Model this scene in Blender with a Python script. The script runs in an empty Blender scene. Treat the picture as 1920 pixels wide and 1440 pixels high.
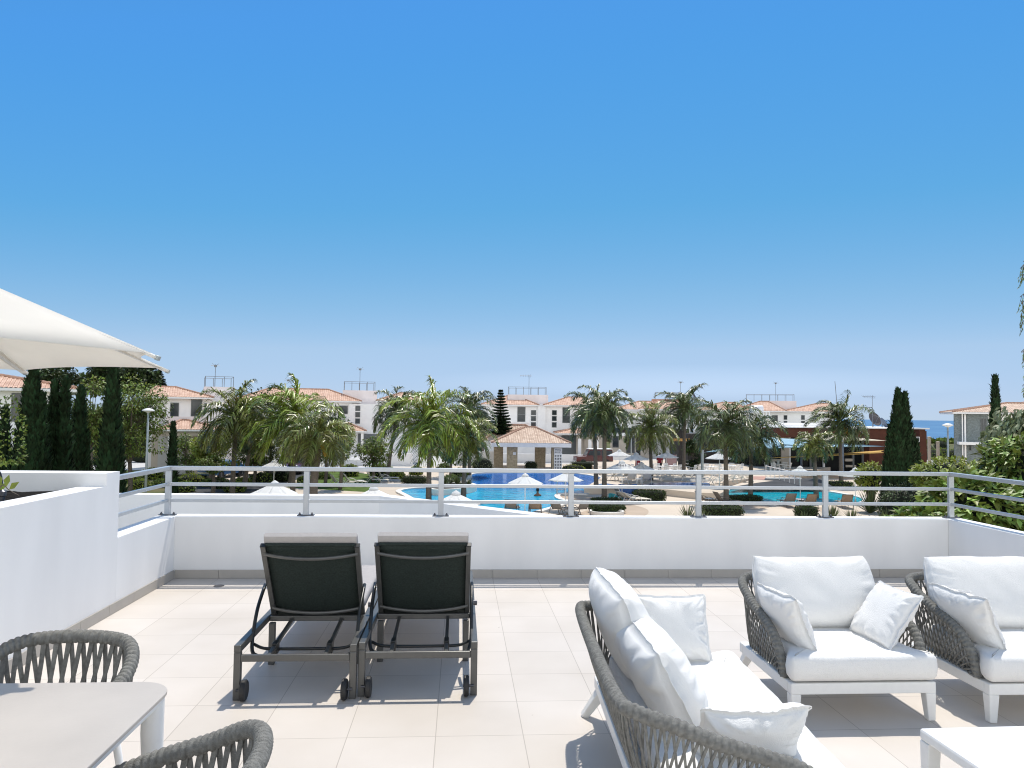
import bpy, math, random
from mathutils import Vector, Matrix, noise
R=math.radians; pi=math.pi; sin=math.sin; cos=math.cos
S=bpy.context.scene; COL=S.collection
V=Vector
rnd=random.Random(7)
# ------------------------------------------------------------------ camera model
FPX=1395.0; EYE=1.69; G=-3.8           # focal in photo pixels, eye height over terrace floor, garden level
yw,pt,rl=R(3.9),math.atan(57.0/FPX),R(.75)
cf=V((sin(yw)*cos(pt),cos(yw)*cos(pt),sin(pt))); c0=V((cos(yw),-sin(yw),0)); u0=c0.cross(cf)
cr=cos(rl)*c0+sin(rl)*u0; cu=-sin(rl)*c0+cos(rl)*u0; CAM=V((0,0,EYE))
def ray(px,py): return cf+cr*((px-960)/FPX)-cu*((py-720)/FPX)
def onY(px,py,y):
    d=ray(px,py); return CAM+d*(y/d.y)
def onZ(px,py,z=G):
    d=ray(px,py); return CAM+d*((z-EYE)/d.z)
def xat(px,y,py=800): return onY(px,py,y).x
def zat(px,py,y): return onY(px,py,y).z
cam=bpy.data.objects.new('camera',bpy.data.cameras.new('camera')); COL.objects.link(cam)
cam.matrix_world=Matrix((( cr.x,cu.x,-cf.x,0),(cr.y,cu.y,-cf.y,0),(cr.z,cu.z,-cf.z,EYE),(0,0,0,1)))
cam.data.sensor_width=36; cam.data.lens=36*FPX/1920; cam.data.clip_end=20000; cam.data.clip_start=.05
S.camera=cam; S.cycles.filter_width=1.1
# ------------------------------------------------------------------ world and sun
HALO=2.5; SKY_FILL=1.22
SUN_EL,SUN_AZ=R(64),R(17)               # azimuth clockwise from +Y
w=bpy.data.worlds.new('World'); S.world=w; w.use_nodes=True
nt=w.node_tree; bg=nt.nodes['Background']; sk=nt.nodes.new('ShaderNodeTexSky')
sk.sky_type='NISHITA'; sk.sun_disc=False; sk.sun_elevation=SUN_EL; sk.sun_rotation=SUN_AZ
sk.altitude=0; sk.air_density=.7; sk.dust_density=0; sk.ozone_density=6.0
# the clear sea-side sky of the photograph: the response of each channel is graded, and the haze halo round the sun is added
sk2=nt.nodes.new('ShaderNodeTexSky'); sk2.sky_type='NISHITA'; sk2.sun_disc=False; sk2.sun_elevation=SUN_EL; sk2.sun_rotation=SUN_AZ
sk2.altitude=0; sk2.air_density=.7; sk2.dust_density=1.5; sk2.ozone_density=6.0
def mth(op,a,b):
    n=nt.nodes.new('ShaderNodeMath'); n.operation=op
    for k,v in enumerate((a,b)):
        if isinstance(v,(int,float)): n.inputs[k].default_value=v
        else: nt.links.new(v,n.inputs[k])
    return n.outputs[0]
sp=nt.nodes.new('ShaderNodeSeparateColor'); s2=nt.nodes.new('ShaderNodeSeparateColor'); cb=nt.nodes.new('ShaderNodeCombineColor'); nt.links.new(sk.outputs[0],sp.inputs[0]); nt.links.new(sk2.outputs[0],s2.inputs[0])
halo=mth('MULTIPLY',mth('MAXIMUM',mth('SUBTRACT',mth('MULTIPLY',s2.outputs[0],.12),.45),0.0),HALO)
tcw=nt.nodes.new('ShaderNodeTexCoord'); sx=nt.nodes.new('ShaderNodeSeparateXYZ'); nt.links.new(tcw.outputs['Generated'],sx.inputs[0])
# added fill light: brightens the unseen sky behind the terrace to lift shaded walls
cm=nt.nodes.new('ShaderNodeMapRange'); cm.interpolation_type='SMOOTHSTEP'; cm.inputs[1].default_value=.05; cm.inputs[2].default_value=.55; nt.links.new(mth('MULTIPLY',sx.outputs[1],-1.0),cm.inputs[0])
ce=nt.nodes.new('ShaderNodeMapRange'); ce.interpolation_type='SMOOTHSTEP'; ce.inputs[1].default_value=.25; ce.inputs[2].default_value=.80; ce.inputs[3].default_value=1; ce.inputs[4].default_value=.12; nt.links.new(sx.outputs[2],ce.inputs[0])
sky_fill=mth('MULTIPLY',mth('MULTIPLY',cm.outputs[0],ce.outputs[0]),SKY_FILL)
GR=[[(0,0),(.08,.055),(.13,.068),(.18,.098),(.26,.195),(.39,.335),(.75,.41),(1,.43)],[(0,0),(.13,.15),(.23,.27),(.26,.29),(.35,.34),(.48,.41),(.65,.49),(1,.53)],[(0,0),(.20,.20),(.30,.36),(.45,.60),(.5,.66),(.55,.65),(.69,.63),(.86,.65),(1,.69)]]
for i in range(3):
    fc=nt.nodes.new('ShaderNodeFloatCurve'); c=fc.mapping.curves[0]
    c.points[0].location=GR[i][0]; c.points[1].location=GR[i][-1]
    for p in GR[i][1:-1]: c.points.new(*p)
    for p in c.points: p.handle_type='VECTOR'
    fc.mapping.update(); nt.links.new(mth('MULTIPLY',sp.outputs[i],.12),fc.inputs[1])
    o_=mth('DIVIDE',mth('ADD',fc.outputs[0],mth('ADD',mth('MULTIPLY',halo,(1,.97,.92)[i]),mth('MULTIPLY',sky_fill,(1,.91,.735)[i]))),.12); nt.links.new(o_,cb.inputs[i])
nt.links.new(cb.outputs[0],bg.inputs[0]); bg.inputs[1].default_value=.12
sl=bpy.data.lights.new('sun','SUN'); sl.energy=3.3; sl.angle=R(.5); sl.color=(1,.94,.845)
so=bpy.data.objects.new('sun',sl); COL.objects.link(so)
sv=V((sin(SUN_AZ)*cos(SUN_EL),cos(SUN_AZ)*cos(SUN_EL),sin(SUN_EL)))
so.rotation_euler=sv.to_track_quat('Z','Y').to_euler()
vs=S.view_settings; vs.view_transform='Standard'; vs.look='None'; vs.exposure=.30; vs.gamma=1
# ------------------------------------------------------------------ materials
MT={}
def mat(name,col,rough=.6,var=.0,vscale=8,bump=0,bscale=40,spec=.4,metal=0,col2=None,coat=0,stretch=None,island=0,transl=0,detail=4):
    m=bpy.data.materials.new(name); m.use_nodes=True; t=m.node_tree; b=t.nodes['Principled BSDF']; L=t.links.new
    b.inputs['Roughness'].default_value=rough; b.inputs['Specular IOR Level'].default_value=spec; b.inputs['Metallic'].default_value=metal
    b.inputs['Coat Weight'].default_value=coat
    c=(*col,1); b.inputs['Base Color'].default_value=c
    tc=t.nodes.new('ShaderNodeTexCoord'); src=tc.outputs['Object']
    if stretch:
        mp=t.nodes.new('ShaderNodeMapping'); mp.inputs['Scale'].default_value=stretch; L(src,mp.inputs[0]); src=mp.outputs[0]
    out=None
    if var or col2:
        n=t.nodes.new('ShaderNodeTexNoise'); n.inputs['Scale'].default_value=vscale; n.inputs['Detail'].default_value=detail; L(src,n.inputs['Vector'])
        rp=t.nodes.new('ShaderNodeValToRGB'); e=rp.color_ramp.elements
        e[0].position=.3; e[1].position=.7
        a=col2 if col2 else tuple(x*(1-var) for x in col)
        bb=col if col2 else tuple(min(1,x*(1+var)) for x in col)
        e[0].color=(*a,1); e[1].color=(*bb,1)
        L(n.outputs['Fac'],rp.inputs[0]); out=rp.outputs[0]
    if island:
        g=t.nodes.new('ShaderNodeNewGeometry'); h=t.nodes.new('ShaderNodeHueSaturation')
        mr=t.nodes.new('ShaderNodeMapRange'); mr.inputs[3].default_value=1-island; mr.inputs[4].default_value=1+island
        L(g.outputs['Random Per Island'],mr.inputs[0]); L(mr.outputs[0],h.inputs['Value'])
        m2=t.nodes.new('ShaderNodeMapRange'); m2.inputs[3].default_value=.5-.04*min(1,island*2); m2.inputs[4].default_value=.5+.03*min(1,island*2)
        L(g.outputs['Random Per Island'],m2.inputs[0]); L(m2.outputs[0],h.inputs['Hue'])
        if out: L(out,h.inputs['Color'])
        else: h.inputs['Color'].default_value=c
        out=h.outputs[0]
    if out: L(out,b.inputs['Base Color'])
    if bump:
        n=t.nodes.new('ShaderNodeTexNoise'); n.inputs['Scale'].default_value=bscale; n.inputs['Detail'].default_value=5; L(src,n.inputs['Vector'])
        bp=t.nodes.new('ShaderNodeBump'); bp.inputs['Strength'].default_value=bump; bp.inputs['Distance'].default_value=.02
        L(n.outputs['Fac'],bp.inputs['Height']); L(bp.outputs[0],b.inputs['Normal'])
    if transl:
        tr=t.nodes.new('ShaderNodeBsdfTranslucent'); mx=t.nodes.new('ShaderNodeMixShader'); mx.inputs[0].default_value=transl
        tr.inputs[0].default_value=c
        if out: L(out,tr.inputs[0])
        L(b.outputs[0],mx.inputs[1]); L(tr.outputs[0],mx.inputs[2]); L(mx.outputs[0],t.nodes['Material Output'].inputs[0])
    MT[name]=m; return m
def M(n): return MT[n]
mat('plaster',(.80,.795,.785),.85,.05,1.4,.035,90,.2,stretch=(1.6,1.6,.45),detail=8)
mat('plaster_far',(.90,.885,.865),.9,.03,1.2,.05,6,.2)
mat('plaster_pink',(.80,.735,.715),.9,.05,1.2,.1,6,.2)
mat('plaster_beige',(.55,.48,.40),.9,.08,1.5,.1,6,.2)
mat('skirting',(.42,.39,.35),.5,.05,6,.05,80,.4)
mat('alu_rail',(.50,.52,.54),.35,.03,20,0,40,.5,.55)
mat('white_metal',(.78,.78,.76),.4,.02,30,.03,120,.45)
mat('dark_frame',(.12,.12,.115),.38,.06,20,.03,160,.5,.5)
mat('black_tube',(.022,.024,.024),.3,0,8,0,40,.5,.2)
mat('black_sling',(.024,.034,.030),.75,.25,90,.25,400,.25)
mat('wheel_rubber',(.03,.03,.03),.55)
mat('wheel_grey',(.35,.35,.34),.45)
mat('cushion',(.82,.81,.785),.95,.012,14,.35,240,.1)
mat('mattress',(.44,.415,.40),.95,.04,30,.3,260,.1)
mat('rope',(.215,.212,.195),.85,.25,55,.5,300,.2,island=.16)
mat('rope_dark',(.10,.102,.092),.85,.25,55,.5,300,.2,island=.16)
mat('table_top',(.475,.432,.385),.42,.07,3,.04,90,.45,detail=8)
mat('canopy_cream',(.88,.85,.79),.85,.02,5,.1,150,.15,transl=.46)
mat('canopy_white',(.88,.88,.87),.85,.02,5,.05,60,.15,transl=.45)
mat('soil',(.014,.012,.010),.95,.4,20,.6,40,.1)
mat('bolt',(.10,.10,.11),.35,0,8,0,40,.5,.6)
mat('glass_dark',(.028,.036,.042),.08,.3,2,0,40,.6)
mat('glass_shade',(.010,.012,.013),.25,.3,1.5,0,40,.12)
mat('window_frame',(.16,.17,.17),.5)
mat('stone_blue',(.20,.23,.23),.85,.35,6,.6,14,.2,stretch=(1,1,3.2))
mat('stone_tan',(.43,.36,.255),.9,.25,5,.4,14,.2)
mat('red_wall',(.115,.046,.032),.85,.12,1.2,.1,10,.2)
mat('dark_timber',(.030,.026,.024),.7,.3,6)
mat('orange_timber',(.55,.30,.09),.7,.2,6)
mat('sail_blue',(.42,.62,.74),.85,.03,3,0,40,.1,transl=.3)
mat('sail_cream',(.78,.72,.60),.85,.03,3,0,40,.1,transl=.3)
mat('sail_yellow',(.72,.48,.16),.85,.03,3,0,40,.1,transl=.3)
mat('paving',(.60,.515,.42),.9,.10,.35,.15,3,.2,detail=8)
mat('paving_tan',(.47,.375,.29),.9,.10,.6,.15,3,.2,detail=8)
mat('paving_pink',(.46,.27,.22),.9,.10,.6)
mat('asphalt',(.062,.064,.068),.9,.2,.8,.2,8,.2)
mat('concrete',(.50,.49,.47),.9,.1,1,.1,8,.2)
mat('kerb_white',(.74,.70,.64),.8,.06,1)
mat('terrain',(.16,.14,.075),.95,.35,.25,.3,1,.1,col2=(.07,.095,.03))
mat('lawn',(.085,.13,.03),.95,.3,2,.5,20,.1)
mat('trunk',(.17,.14,.11),.9,.35,9,.7,16,.2,stretch=(1,1,4))
mat('trunk_palm',(.15,.125,.10),.9,.35,9,.6,16,.2,stretch=(1,1,5))
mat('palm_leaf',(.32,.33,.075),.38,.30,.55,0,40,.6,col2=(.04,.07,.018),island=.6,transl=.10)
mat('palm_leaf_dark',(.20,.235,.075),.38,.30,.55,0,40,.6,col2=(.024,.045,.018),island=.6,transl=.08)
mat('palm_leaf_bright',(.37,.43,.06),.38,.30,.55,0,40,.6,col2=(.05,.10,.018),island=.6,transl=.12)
mat('palm_fruit',(.55,.28,.03),.8,.3,8)
mat('cypress_leaf',(.024,.046,.019),.8,.45,2.5,0,40,.15,island=.5,transl=.05)
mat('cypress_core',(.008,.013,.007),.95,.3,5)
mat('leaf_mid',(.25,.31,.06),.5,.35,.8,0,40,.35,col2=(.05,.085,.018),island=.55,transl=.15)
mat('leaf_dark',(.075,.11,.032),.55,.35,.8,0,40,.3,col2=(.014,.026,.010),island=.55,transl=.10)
mat('leaf_lime',(.34,.38,.055),.5,.30,1.2,0,40,.35,col2=(.12,.17,.03),island=.35,transl=.25)
mat('leaf_big',(.32,.41,.085),.45,.30,2.2,0,40,.3,col2=(.06,.10,.022),island=.55,transl=.14)
mat('leaf_pale',(.30,.33,.20),.5,.25,3,0,40,.3,col2=(.15,.19,.09),island=.35,transl=.2)
mat('hedge_leaf',(.060,.088,.026),.6,.35,2,0,40,.25,col2=(.028,.048,.015),island=.45,transl=.1)
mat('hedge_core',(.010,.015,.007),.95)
mat('spiky_leaf',(.13,.155,.060),.45,.3,3,0,40,.4,col2=(.06,.085,.03),island=.35,transl=.1)
mat('car_red',(.10,.012,.016),.25,.05,4,0,40,.6,coat=.5)
mat('car_blue',(.05,.15,.34),.25,.05,4,0,40,.6,coat=.5)
mat('car_silver',(.35,.36,.37),.25,.05,4,0,40,.6,coat=.5)
mat('chrome',(.6,.6,.6),.2,0,8,0,40,.5,.9)
mat('lamp_white',(.82,.82,.80),.4)
mat('lamp_pole',(.36,.40,.40),.5,.1,3,0,40,.4,.3)
mat('white_plastic',(.80,.79,.77),.5,.03,4)
mat('sling_tan',(.30,.225,.165),.8,.1,20)
mat('sling_cream',(.66,.60,.50),.8,.06,20)
mat('sling_grey',(.20,.185,.165),.8,.1,20)
mat('lounger_frame',(.62,.60,.56),.45)
mat('lounger_frame_dark',(.13,.11,.095),.45)
mat('towel_blue',(.045,.10,.26),.95,.25,8)
mat('towel_teal',(.05,.30,.33),.95,.2,8)
mat('red_cloth',(.20,.018,.028),.9,.15,8)
mat('pink_cloth',(.40,.26,.26),.9,.1,3)
mat('skin',(.20,.105,.07),.6,.06,8)
mat('hair',(.015,.011,.009),.6)
mat('trousers',(.012,.012,.014),.9)
mat('sign_white',(.74,.76,.78),.5,.02,2)
mat('sign_ink',(.02,.024,.05),.7)
mat('dish',(.10,.085,.085),.6,.1,3)
mat('dish_blue',(.10,.13,.18),.5,.1,3)
mat('antenna',(.22,.23,.24),.5,0,8,0,40,.4,.5)
mat('roof_ridge',(.46,.28,.20),.85,.2,5)
mat('ac_white',(.70,.71,.74),.5)
def tile_mat(name,c1,c2,scale):
    m=mat(name,c1,.85,.3,scale,.0,40,.2,col2=c2,detail=6); t=m.node_tree; L=t.links.new; b=t.nodes['Principled BSDF']
    # single clay tiles differ: cells elongated along the slope, from the UV (u along the eave, v up the slope, metres)
    uv=t.nodes.new('ShaderNodeUVMap'); uv.uv_map='slope'; br=t.nodes.new('ShaderNodeTexBrick')
    br.offset=0; br.inputs['Scale'].default_value=1; br.inputs['Brick Width'].default_value=.22; br.inputs['Row Height'].default_value=.36
    br.inputs['Mortar Size'].default_value=.014; br.inputs['Color1'].default_value=(1,1,1,1); br.inputs['Color2'].default_value=(.72,.66,.63,1); br.inputs['Mortar'].default_value=(.42,.34,.31,1)
    br.inputs['Bias'].default_value=-.25
    L(uv.outputs[0],br.inputs[0]); mx=t.nodes.new('ShaderNodeMix'); mx.data_type='RGBA'; mx.blend_type='MULTIPLY'; mx.inputs[0].default_value=1
    src=b.inputs['Base Color'].links[0].from_socket; L(src,mx.inputs[6]); L(br.outputs[0],mx.inputs[7]); L(mx.outputs[2],b.inputs['Base Color'])
    return m
tile_mat('roof_tile',(.72,.51,.39),(.60,.40,.30),1.2)
tile_mat('roof_tile_pale',(.72,.57,.45),(.58,.44,.34),1.2)
def floor_mat():
    m=mat('floor_tile',(.63,.575,.52),.5,.0,3,.03,120,.35); t=m.node_tree; L=t.links.new; b=t.nodes['Principled BSDF']
    tc=t.nodes.new('ShaderNodeTexCoord'); mp=t.nodes.new('ShaderNodeMapping'); mp.inputs['Location'].default_value=(-.355+.46*40,-7.205+.46*40,0)
    br=t.nodes.new('ShaderNodeTexBrick'); br.offset=0; br.inputs['Scale'].default_value=1; br.inputs['Brick Width'].default_value=.46; br.inputs['Row Height'].default_value=.46
    br.inputs['Mortar Size'].default_value=.0028; br.inputs['Mortar Smooth'].default_value=.3
    br.inputs['Color1'].default_value=(.665,.615,.565,1); br.inputs['Color2'].default_value=(.62,.57,.515,1); br.inputs['Mortar'].default_value=(.43,.385,.34,1)
    n=t.nodes.new('ShaderNodeTexNoise'); n.inputs['Scale'].default_value=1.3; n.inputs['Detail'].default_value=7
    rp=t.nodes.new('ShaderNodeValToRGB'); rp.color_ramp.elements[0].position=.3; rp.color_ramp.elements[0].color=(.87,.855,.83,1); rp.color_ramp.elements[1].position=.7; rp.color_ramp.elements[1].color=(1,1,1,1)
    mx=t.nodes.new('ShaderNodeMix'); mx.data_type='RGBA'; mx.blend_type='MULTIPLY'; mx.inputs[0].default_value=1
    L(tc.outputs['Object'],mp.inputs[0]); L(mp.outputs[0],br.inputs[0]); L(tc.outputs['Object'],n.inputs['Vector']); L(n.outputs['Fac'],rp.inputs[0])
    L(br.outputs[0],mx.inputs[6]); L(rp.outputs[0],mx.inputs[7])
    # small specks of dirt and a few faint scuffs
    vo=t.nodes.new('ShaderNodeTexVoronoi'); vo.inputs['Scale'].default_value=2.6; L(tc.outputs['Object'],vo.inputs['Vector'])
    n2=t.nodes.new('ShaderNodeTexNoise'); n2.inputs['Scale'].default_value=30; L(tc.outputs['Object'],n2.inputs['Vector'])
    ad=t.nodes.new('ShaderNodeMath'); ad.operation='MULTIPLY_ADD'; ad.inputs[1].default_value=.035; L(n2.outputs['Fac'],ad.inputs[0]); L(vo.outputs['Distance'],ad.inputs[2])
    r2=t.nodes.new('ShaderNodeValToRGB'); r2.color_ramp.elements[0].position=.024; r2.color_ramp.elements[0].color=(.35,.31,.27,1); r2.color_ramp.elements[1].position=.036; r2.color_ramp.elements[1].color=(1,1,1,1); L(ad.outputs[0],r2.inputs[0])
    m3=t.nodes.new('ShaderNodeMix'); m3.data_type='RGBA'; m3.blend_type='MULTIPLY'; m3.inputs[0].default_value=1; L(mx.outputs[2],m3.inputs[6]); L(r2.outputs[0],m3.inputs[7]); L(m3.outputs[2],b.inputs['Base Color'])
floor_mat()
def water_mat(name,c1,c2,scale,bs,rough,bd,gy=None,cdeep=None,spec=.5):
    m=mat(name,c1,rough,.2,scale,0,40,spec,col2=c2,stretch=(1,2.2,1),detail=3); t=m.node_tree; L=t.links.new; b=t.nodes['Principled BSDF']
    tc=t.nodes.new('ShaderNodeTexCoord'); mp=t.nodes.new('ShaderNodeMapping'); mp.inputs['Scale'].default_value=(1,1.6,1); L(tc.outputs['Object'],mp.inputs[0])
    n=t.nodes.new('ShaderNodeTexNoise'); n.inputs['Scale'].default_value=bs; n.inputs['Detail'].default_value=3; n.inputs['Distortion'].default_value=.6; L(mp.outputs[0],n.inputs['Vector'])
    bp=t.nodes.new('ShaderNodeBump'); bp.inputs['Strength'].default_value=.5; bp.inputs['Distance'].default_value=bd; L(n.outputs['Fac'],bp.inputs['Height']); L(bp.outputs[0],b.inputs['Normal'])
    if gy:
        sp=t.nodes.new('ShaderNodeSeparateXYZ'); L(tc.outputs['Object'],sp.inputs[0]); mr=t.nodes.new('ShaderNodeMapRange'); mr.inputs[1].default_value=gy[0]; mr.inputs[2].default_value=gy[1]
        L(sp.outputs[1],mr.inputs[0]); mx=t.nodes.new('ShaderNodeMix'); mx.data_type='RGBA'; src=b.inputs['Base Color'].links[0].from_socket
        L(mr.outputs[0],mx.inputs[0]); L(src,mx.inputs[6]); mx.inputs[7].default_value=(*cdeep,1); L(mx.outputs[2],b.inputs['Base Color'])
water_mat('pool_water',(.010,.44,.66),(.002,.26,.50),.9,1.1,.12,.06,(52,58),(.003,.13,.45),.06)
water_mat('pool_water_shallow',(.012,.47,.56),(.004,.30,.43),.9,1.1,.12,.06,spec=.06)
water_mat('channel_water',(.008,.10,.34),(.004,.07,.26),.9,1.6,.08,.03,spec=.3)
water_mat('sea_water',(.045,.125,.27),(.10,.22,.36),.012,.12,.35,.8,spec=.12)
# ------------------------------------------------------------------ mesh builder
class MB:
    def __init__(s): s.v=[]; s.f=[]; s.uv=None
    def add(s,vs,fs):
        o=len(s.v); s.v.extend(vs); s.f.extend([tuple(i+o for i in f) for f in fs]); return s
    def box(s,x0,x1,y0,y1,z0,z1):
        return s.add([(x0,y0,z0),(x1,y0,z0),(x1,y1,z0),(x0,y1,z0),(x0,y0,z1),(x1,y0,z1),(x1,y1,z1),(x0,y1,z1)],
              [(3,2,1,0),(4,5,6,7),(0,1,5,4),(1,2,6,5),(2,3,7,6),(3,0,4,7)])
    def bar(s,p,q,w,h,w2=None,h2=None,up=(0,0,1),ch=.0):
        p=V(p);q=V(q);d=(q-p).normalized(); u=V(up)
        if abs(d.dot(u))>.95: u=V((0,1,0))
        a=d.cross(u).normalized(); b=a.cross(d).normalized()
        w2=w if w2 is None else w2; h2=h if h2 is None else h2
        def ring(c,w,h):
            if not ch: return [c+a*x*w/2+b*y*h/2 for x,y in ((-1,-1),(1,-1),(1,1),(-1,1))]
            k=ch
            return [c+a*x+b*y for x,y in ((-w/2+k,-h/2),(w/2-k,-h/2),(w/2,-h/2+k),(w/2,h/2-k),(w/2-k,h/2),(-w/2+k,h/2),(-w/2,h/2-k),(-w/2,-h/2+k))]
        r0=ring(p,w,h); r1=ring(q,w2,h2); n=len(r0)
        return s.add(r0+r1,[tuple(range(n))[::-1] if False else tuple(reversed(range(n))),tuple(range(n,2*n))]+[(i,(i+1)%n,n+(i+1)%n,n+i) for i in range(n)])
    def tube(s,pts,r,n=8,closed=False,mod=None,caps=True):
        pts=[V(p) for p in pts]; N=len(pts); rs=r if isinstance(r,(list,tuple)) else [r]*N
        vs=[];nrm=None
        for i,p in enumerate(pts):
            a=pts[i-1] if (i>0 or closed) else pts[i]; b=pts[(i+1)%N] if (i<N-1 or closed) else pts[i]
            d=(b-a).normalized()
            if nrm is None:
                nrm=d.cross(V((0,0,1))) 
                if nrm.length<.05: nrm=d.cross(V((0,1,0)))
            nrm=(nrm-d*nrm.dot(d)).normalized(); bn=d.cross(nrm)
            for k in range(n):
                an=2*pi*k/n; rr=rs[i]*(mod(i,an) if mod else 1)
                vs.append(p+nrm*cos(an)*rr+bn*sin(an)*rr)
        fs=[(i*n+k,i*n+(k+1)%n,((i+1)%N)*n+(k+1)%n,((i+1)%N)*n+k) for i in range(N if closed else N-1) for k in range(n)]
        if caps and not closed: fs+=[tuple(reversed(range(n))),tuple((N-1)*n+k for k in range(n))]
        return s.add(vs,fs)
    def cyl(s,c,r,z0,z1,n=16,r2=None):
        return s.tube([(c[0],c[1],z0),(c[0],c[1],z1)],[r,r if r2 is None else r2],n)
    def lathe(s,c,prof,n=16):
        vs=[];N=len(prof)
        for r,z in prof:
            for k in range(n): vs.append((c[0]+r*cos(2*pi*k/n),c[1]+r*sin(2*pi*k/n),c[2]+z))
        fs=[(i*n+k,i*n+(k+1)%n,(i+1)*n+(k+1)%n,(i+1)*n+k) for i in range(N-1) for k in range(n)]
        fs+=[tuple(reversed(range(n))),tuple((N-1)*n+k for k in range(n))]
        return s.add(vs,fs)
    def prism(s,poly,z0,z1):
        n=len(poly); a=sum(poly[i][0]*poly[(i+1)%n][1]-poly[(i+1)%n][0]*poly[i][1] for i in range(n))
        if a<0: poly=poly[::-1]
        return s.add([(p[0],p[1],z0) for p in poly]+[(p[0],p[1],z1) for p in poly],[tuple(reversed(range(n))),tuple(range(n,2*n))]+[(i,(i+1)%n,n+(i+1)%n,n+i) for i in range(n)])
    def sphere(s,c,r,n=12,m=8,sq=(1,1,1)):
        return s.lathe_xyz(c,[(r*sin(pi*i/m),-r*cos(pi*i/m)) for i in range(m+1)],n,sq)
    def lathe_xyz(s,c,prof,n,sq):
        o=len(s.v); s.lathe((0,0,0),[(max(a,1e-4),b) for a,b in prof],n)
        for i in range(o,len(s.v)):
            p=s.v[i]; s.v[i]=(c[0]+p[0]*sq[0],c[1]+p[1]*sq[1],c[2]+p[2]*sq[2])
        return s
    def xf(s,m,o=0):
        s.v[o:]=[tuple(m@V(p)) for p in s.v[o:]]; return s
    def build(s,name,m,parent=None,smooth=False,world=False,auto=None,bevel=0,sub=0):
        me=bpy.data.meshes.new(name)
        vs=[tuple(p) for p in s.v]
        if world and parent:
            l=parent.location
            q=parent.parent
            while q: l=l+q.location; q=q.parent
            vs=[(p[0]-l.x,p[1]-l.y,p[2]-l.z) for p in vs]
        me.from_pydata(vs,[],s.f); me.materials.append(M(m) if isinstance(m,str) else m)
        if smooth:
            me.polygons.foreach_set('use_smooth',[True]*len(me.polygons))
        if auto: me.set_sharp_from_angle(angle=R(auto))
        if s.uv:
            ul=me.uv_layers.new(name='slope')
            ul.data.foreach_set('uv',[c for f in s.f for i in f for c in s.uv[i]])
        me.update(); o=bpy.data.objects.new(name,me); COL.objects.link(o)
        if parent: o.parent=parent
        if bevel:
            b=o.modifiers.new('bevel','BEVEL'); b.width=bevel; b.segments=2; b.limit_method='ANGLE'; b.angle_limit=R(40)
        if sub:
            b=o.modifiers.new('subsurf','SUBSURF'); b.levels=sub; b.render_levels=sub
        return o
def tag(o,label=None,cat=None,group=None,kind=None):
    if label: o['label']=label
    if cat: o['category']=cat
    if group: o['group']=group
    if kind: o['kind']=kind
    return o
def thing(name,label,cat,loc=(0,0,0),rz=0,group=None):
    o=bpy.data.objects.new(name,None); COL.objects.link(o); o.location=loc; o.rotation_euler=(0,0,rz); o.empty_display_size=.2
    return tag(o,label,cat,group)
def dup(o,loc=None,rz=None,label=None,parent=None,scale=None):
    c=o.copy(); COL.objects.link(c)
    if parent is not None: c.parent=parent
    if loc is not None: c.location=loc
    if rz is not None: c.rotation_euler=(0,0,rz)
    if label: c['label']=label
    if scale: c.scale=(scale,)*3
    for ch in list(o.children): dup(ch,parent=c)
    return c
def spline(pts,n=8,closed=False):
    pts=[V(p) for p in pts]; out=[]; N=len(pts)
    for i in range(N if closed else N-1):
        if closed: p0,p1,p2,p3=pts[i-1],pts[i],pts[(i+1)%N],pts[(i+2)%N]
        else: p1,p2=pts[i],pts[i+1]; p0=pts[i-1] if i else p1*2-p2; p3=pts[i+2] if i+2<N else p2*2-p1
        for k in range(n):
            t=k/n; out.append(.5*((2*p1)+(p2-p0)*t+(2*p0-5*p1+4*p2-p3)*t*t+(3*p1-p0-3*p2+p3)*t**3))
    if not closed: out.append(pts[-1])
    return out
def resample(pts,n):
    L=[0]
    for a,b in zip(pts,pts[1:]): L.append(L[-1]+(b-a).length)
    out=[];j=0
    for i in range(n):
        t=L[-1]*i/(n-1)
        while j<len(L)-2 and L[j+1]<t: j+=1
        k=(t-L[j])/max(1e-9,L[j+1]-L[j]); out.append(pts[j].lerp(pts[j+1],min(1,max(0,k))))
    return out
def plen(pts): return sum((b-a).length for a,b in zip(pts,pts[1:]))
def at(pts,t):
    t=max(0,min(.99999,t))*(len(pts)-1); i=int(t); return pts[i].lerp(pts[i+1],t-i)
# ================================================================== TERRACE
def structure(o): return tag(o,kind='structure')
structure(MB().box(-2.86,5.28,-4,7.752,-.2,0).build('terrace_floor','floor_tile'))
o=MB().box(-3.05,5.47,7.75,7.95,G,.62).build('parapet_wall','plaster',bevel=.006); tag(o,'long low white plaster parapet carrying the railing between terrace and pool','wall')
o=MB().box(5.27,5.47,-4,7.748,G,.62).build('parapet_wall','plaster',bevel=.006); tag(o,'white plaster side parapet beside the big leafy bush','wall')
o=MB().prism([(-3.05,-4),(-2.85,-4),(-2.85,7.747),(-3.05,7.747)],G,.0)
o=MB().box(-3.05,-2.85,6.485,7.75,G,.62).build('parapet_wall','plaster',bevel=.006); tag(o,'short low white parapet running from the tall planter to the corner post','wall')
pw=thing('planter_wall','tall white plaster planter wall along the left edge of the terrace','planter',(-3.0,6.3,G))
MB().box(-3.05,-2.85,-4,6.255,G,1.065).build('front_wall','plaster',pw,world=True)
MB().box(-6.5,-2.85,6.255,6.485,G,1.17).build('end_wall','plaster',pw,world=True)
sm=MB(); nx,ny=24,40
for j in range(ny+1):
    for i in range(nx+1):
        x=-6.5+i*3.45/nx; y=1+j*5.25/ny
        sm.v.append((x,y,1.02+.05*noise.noise((x*2.2,y*2.2,0))+.02*noise.noise((x*9,y*9,3))))
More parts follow.
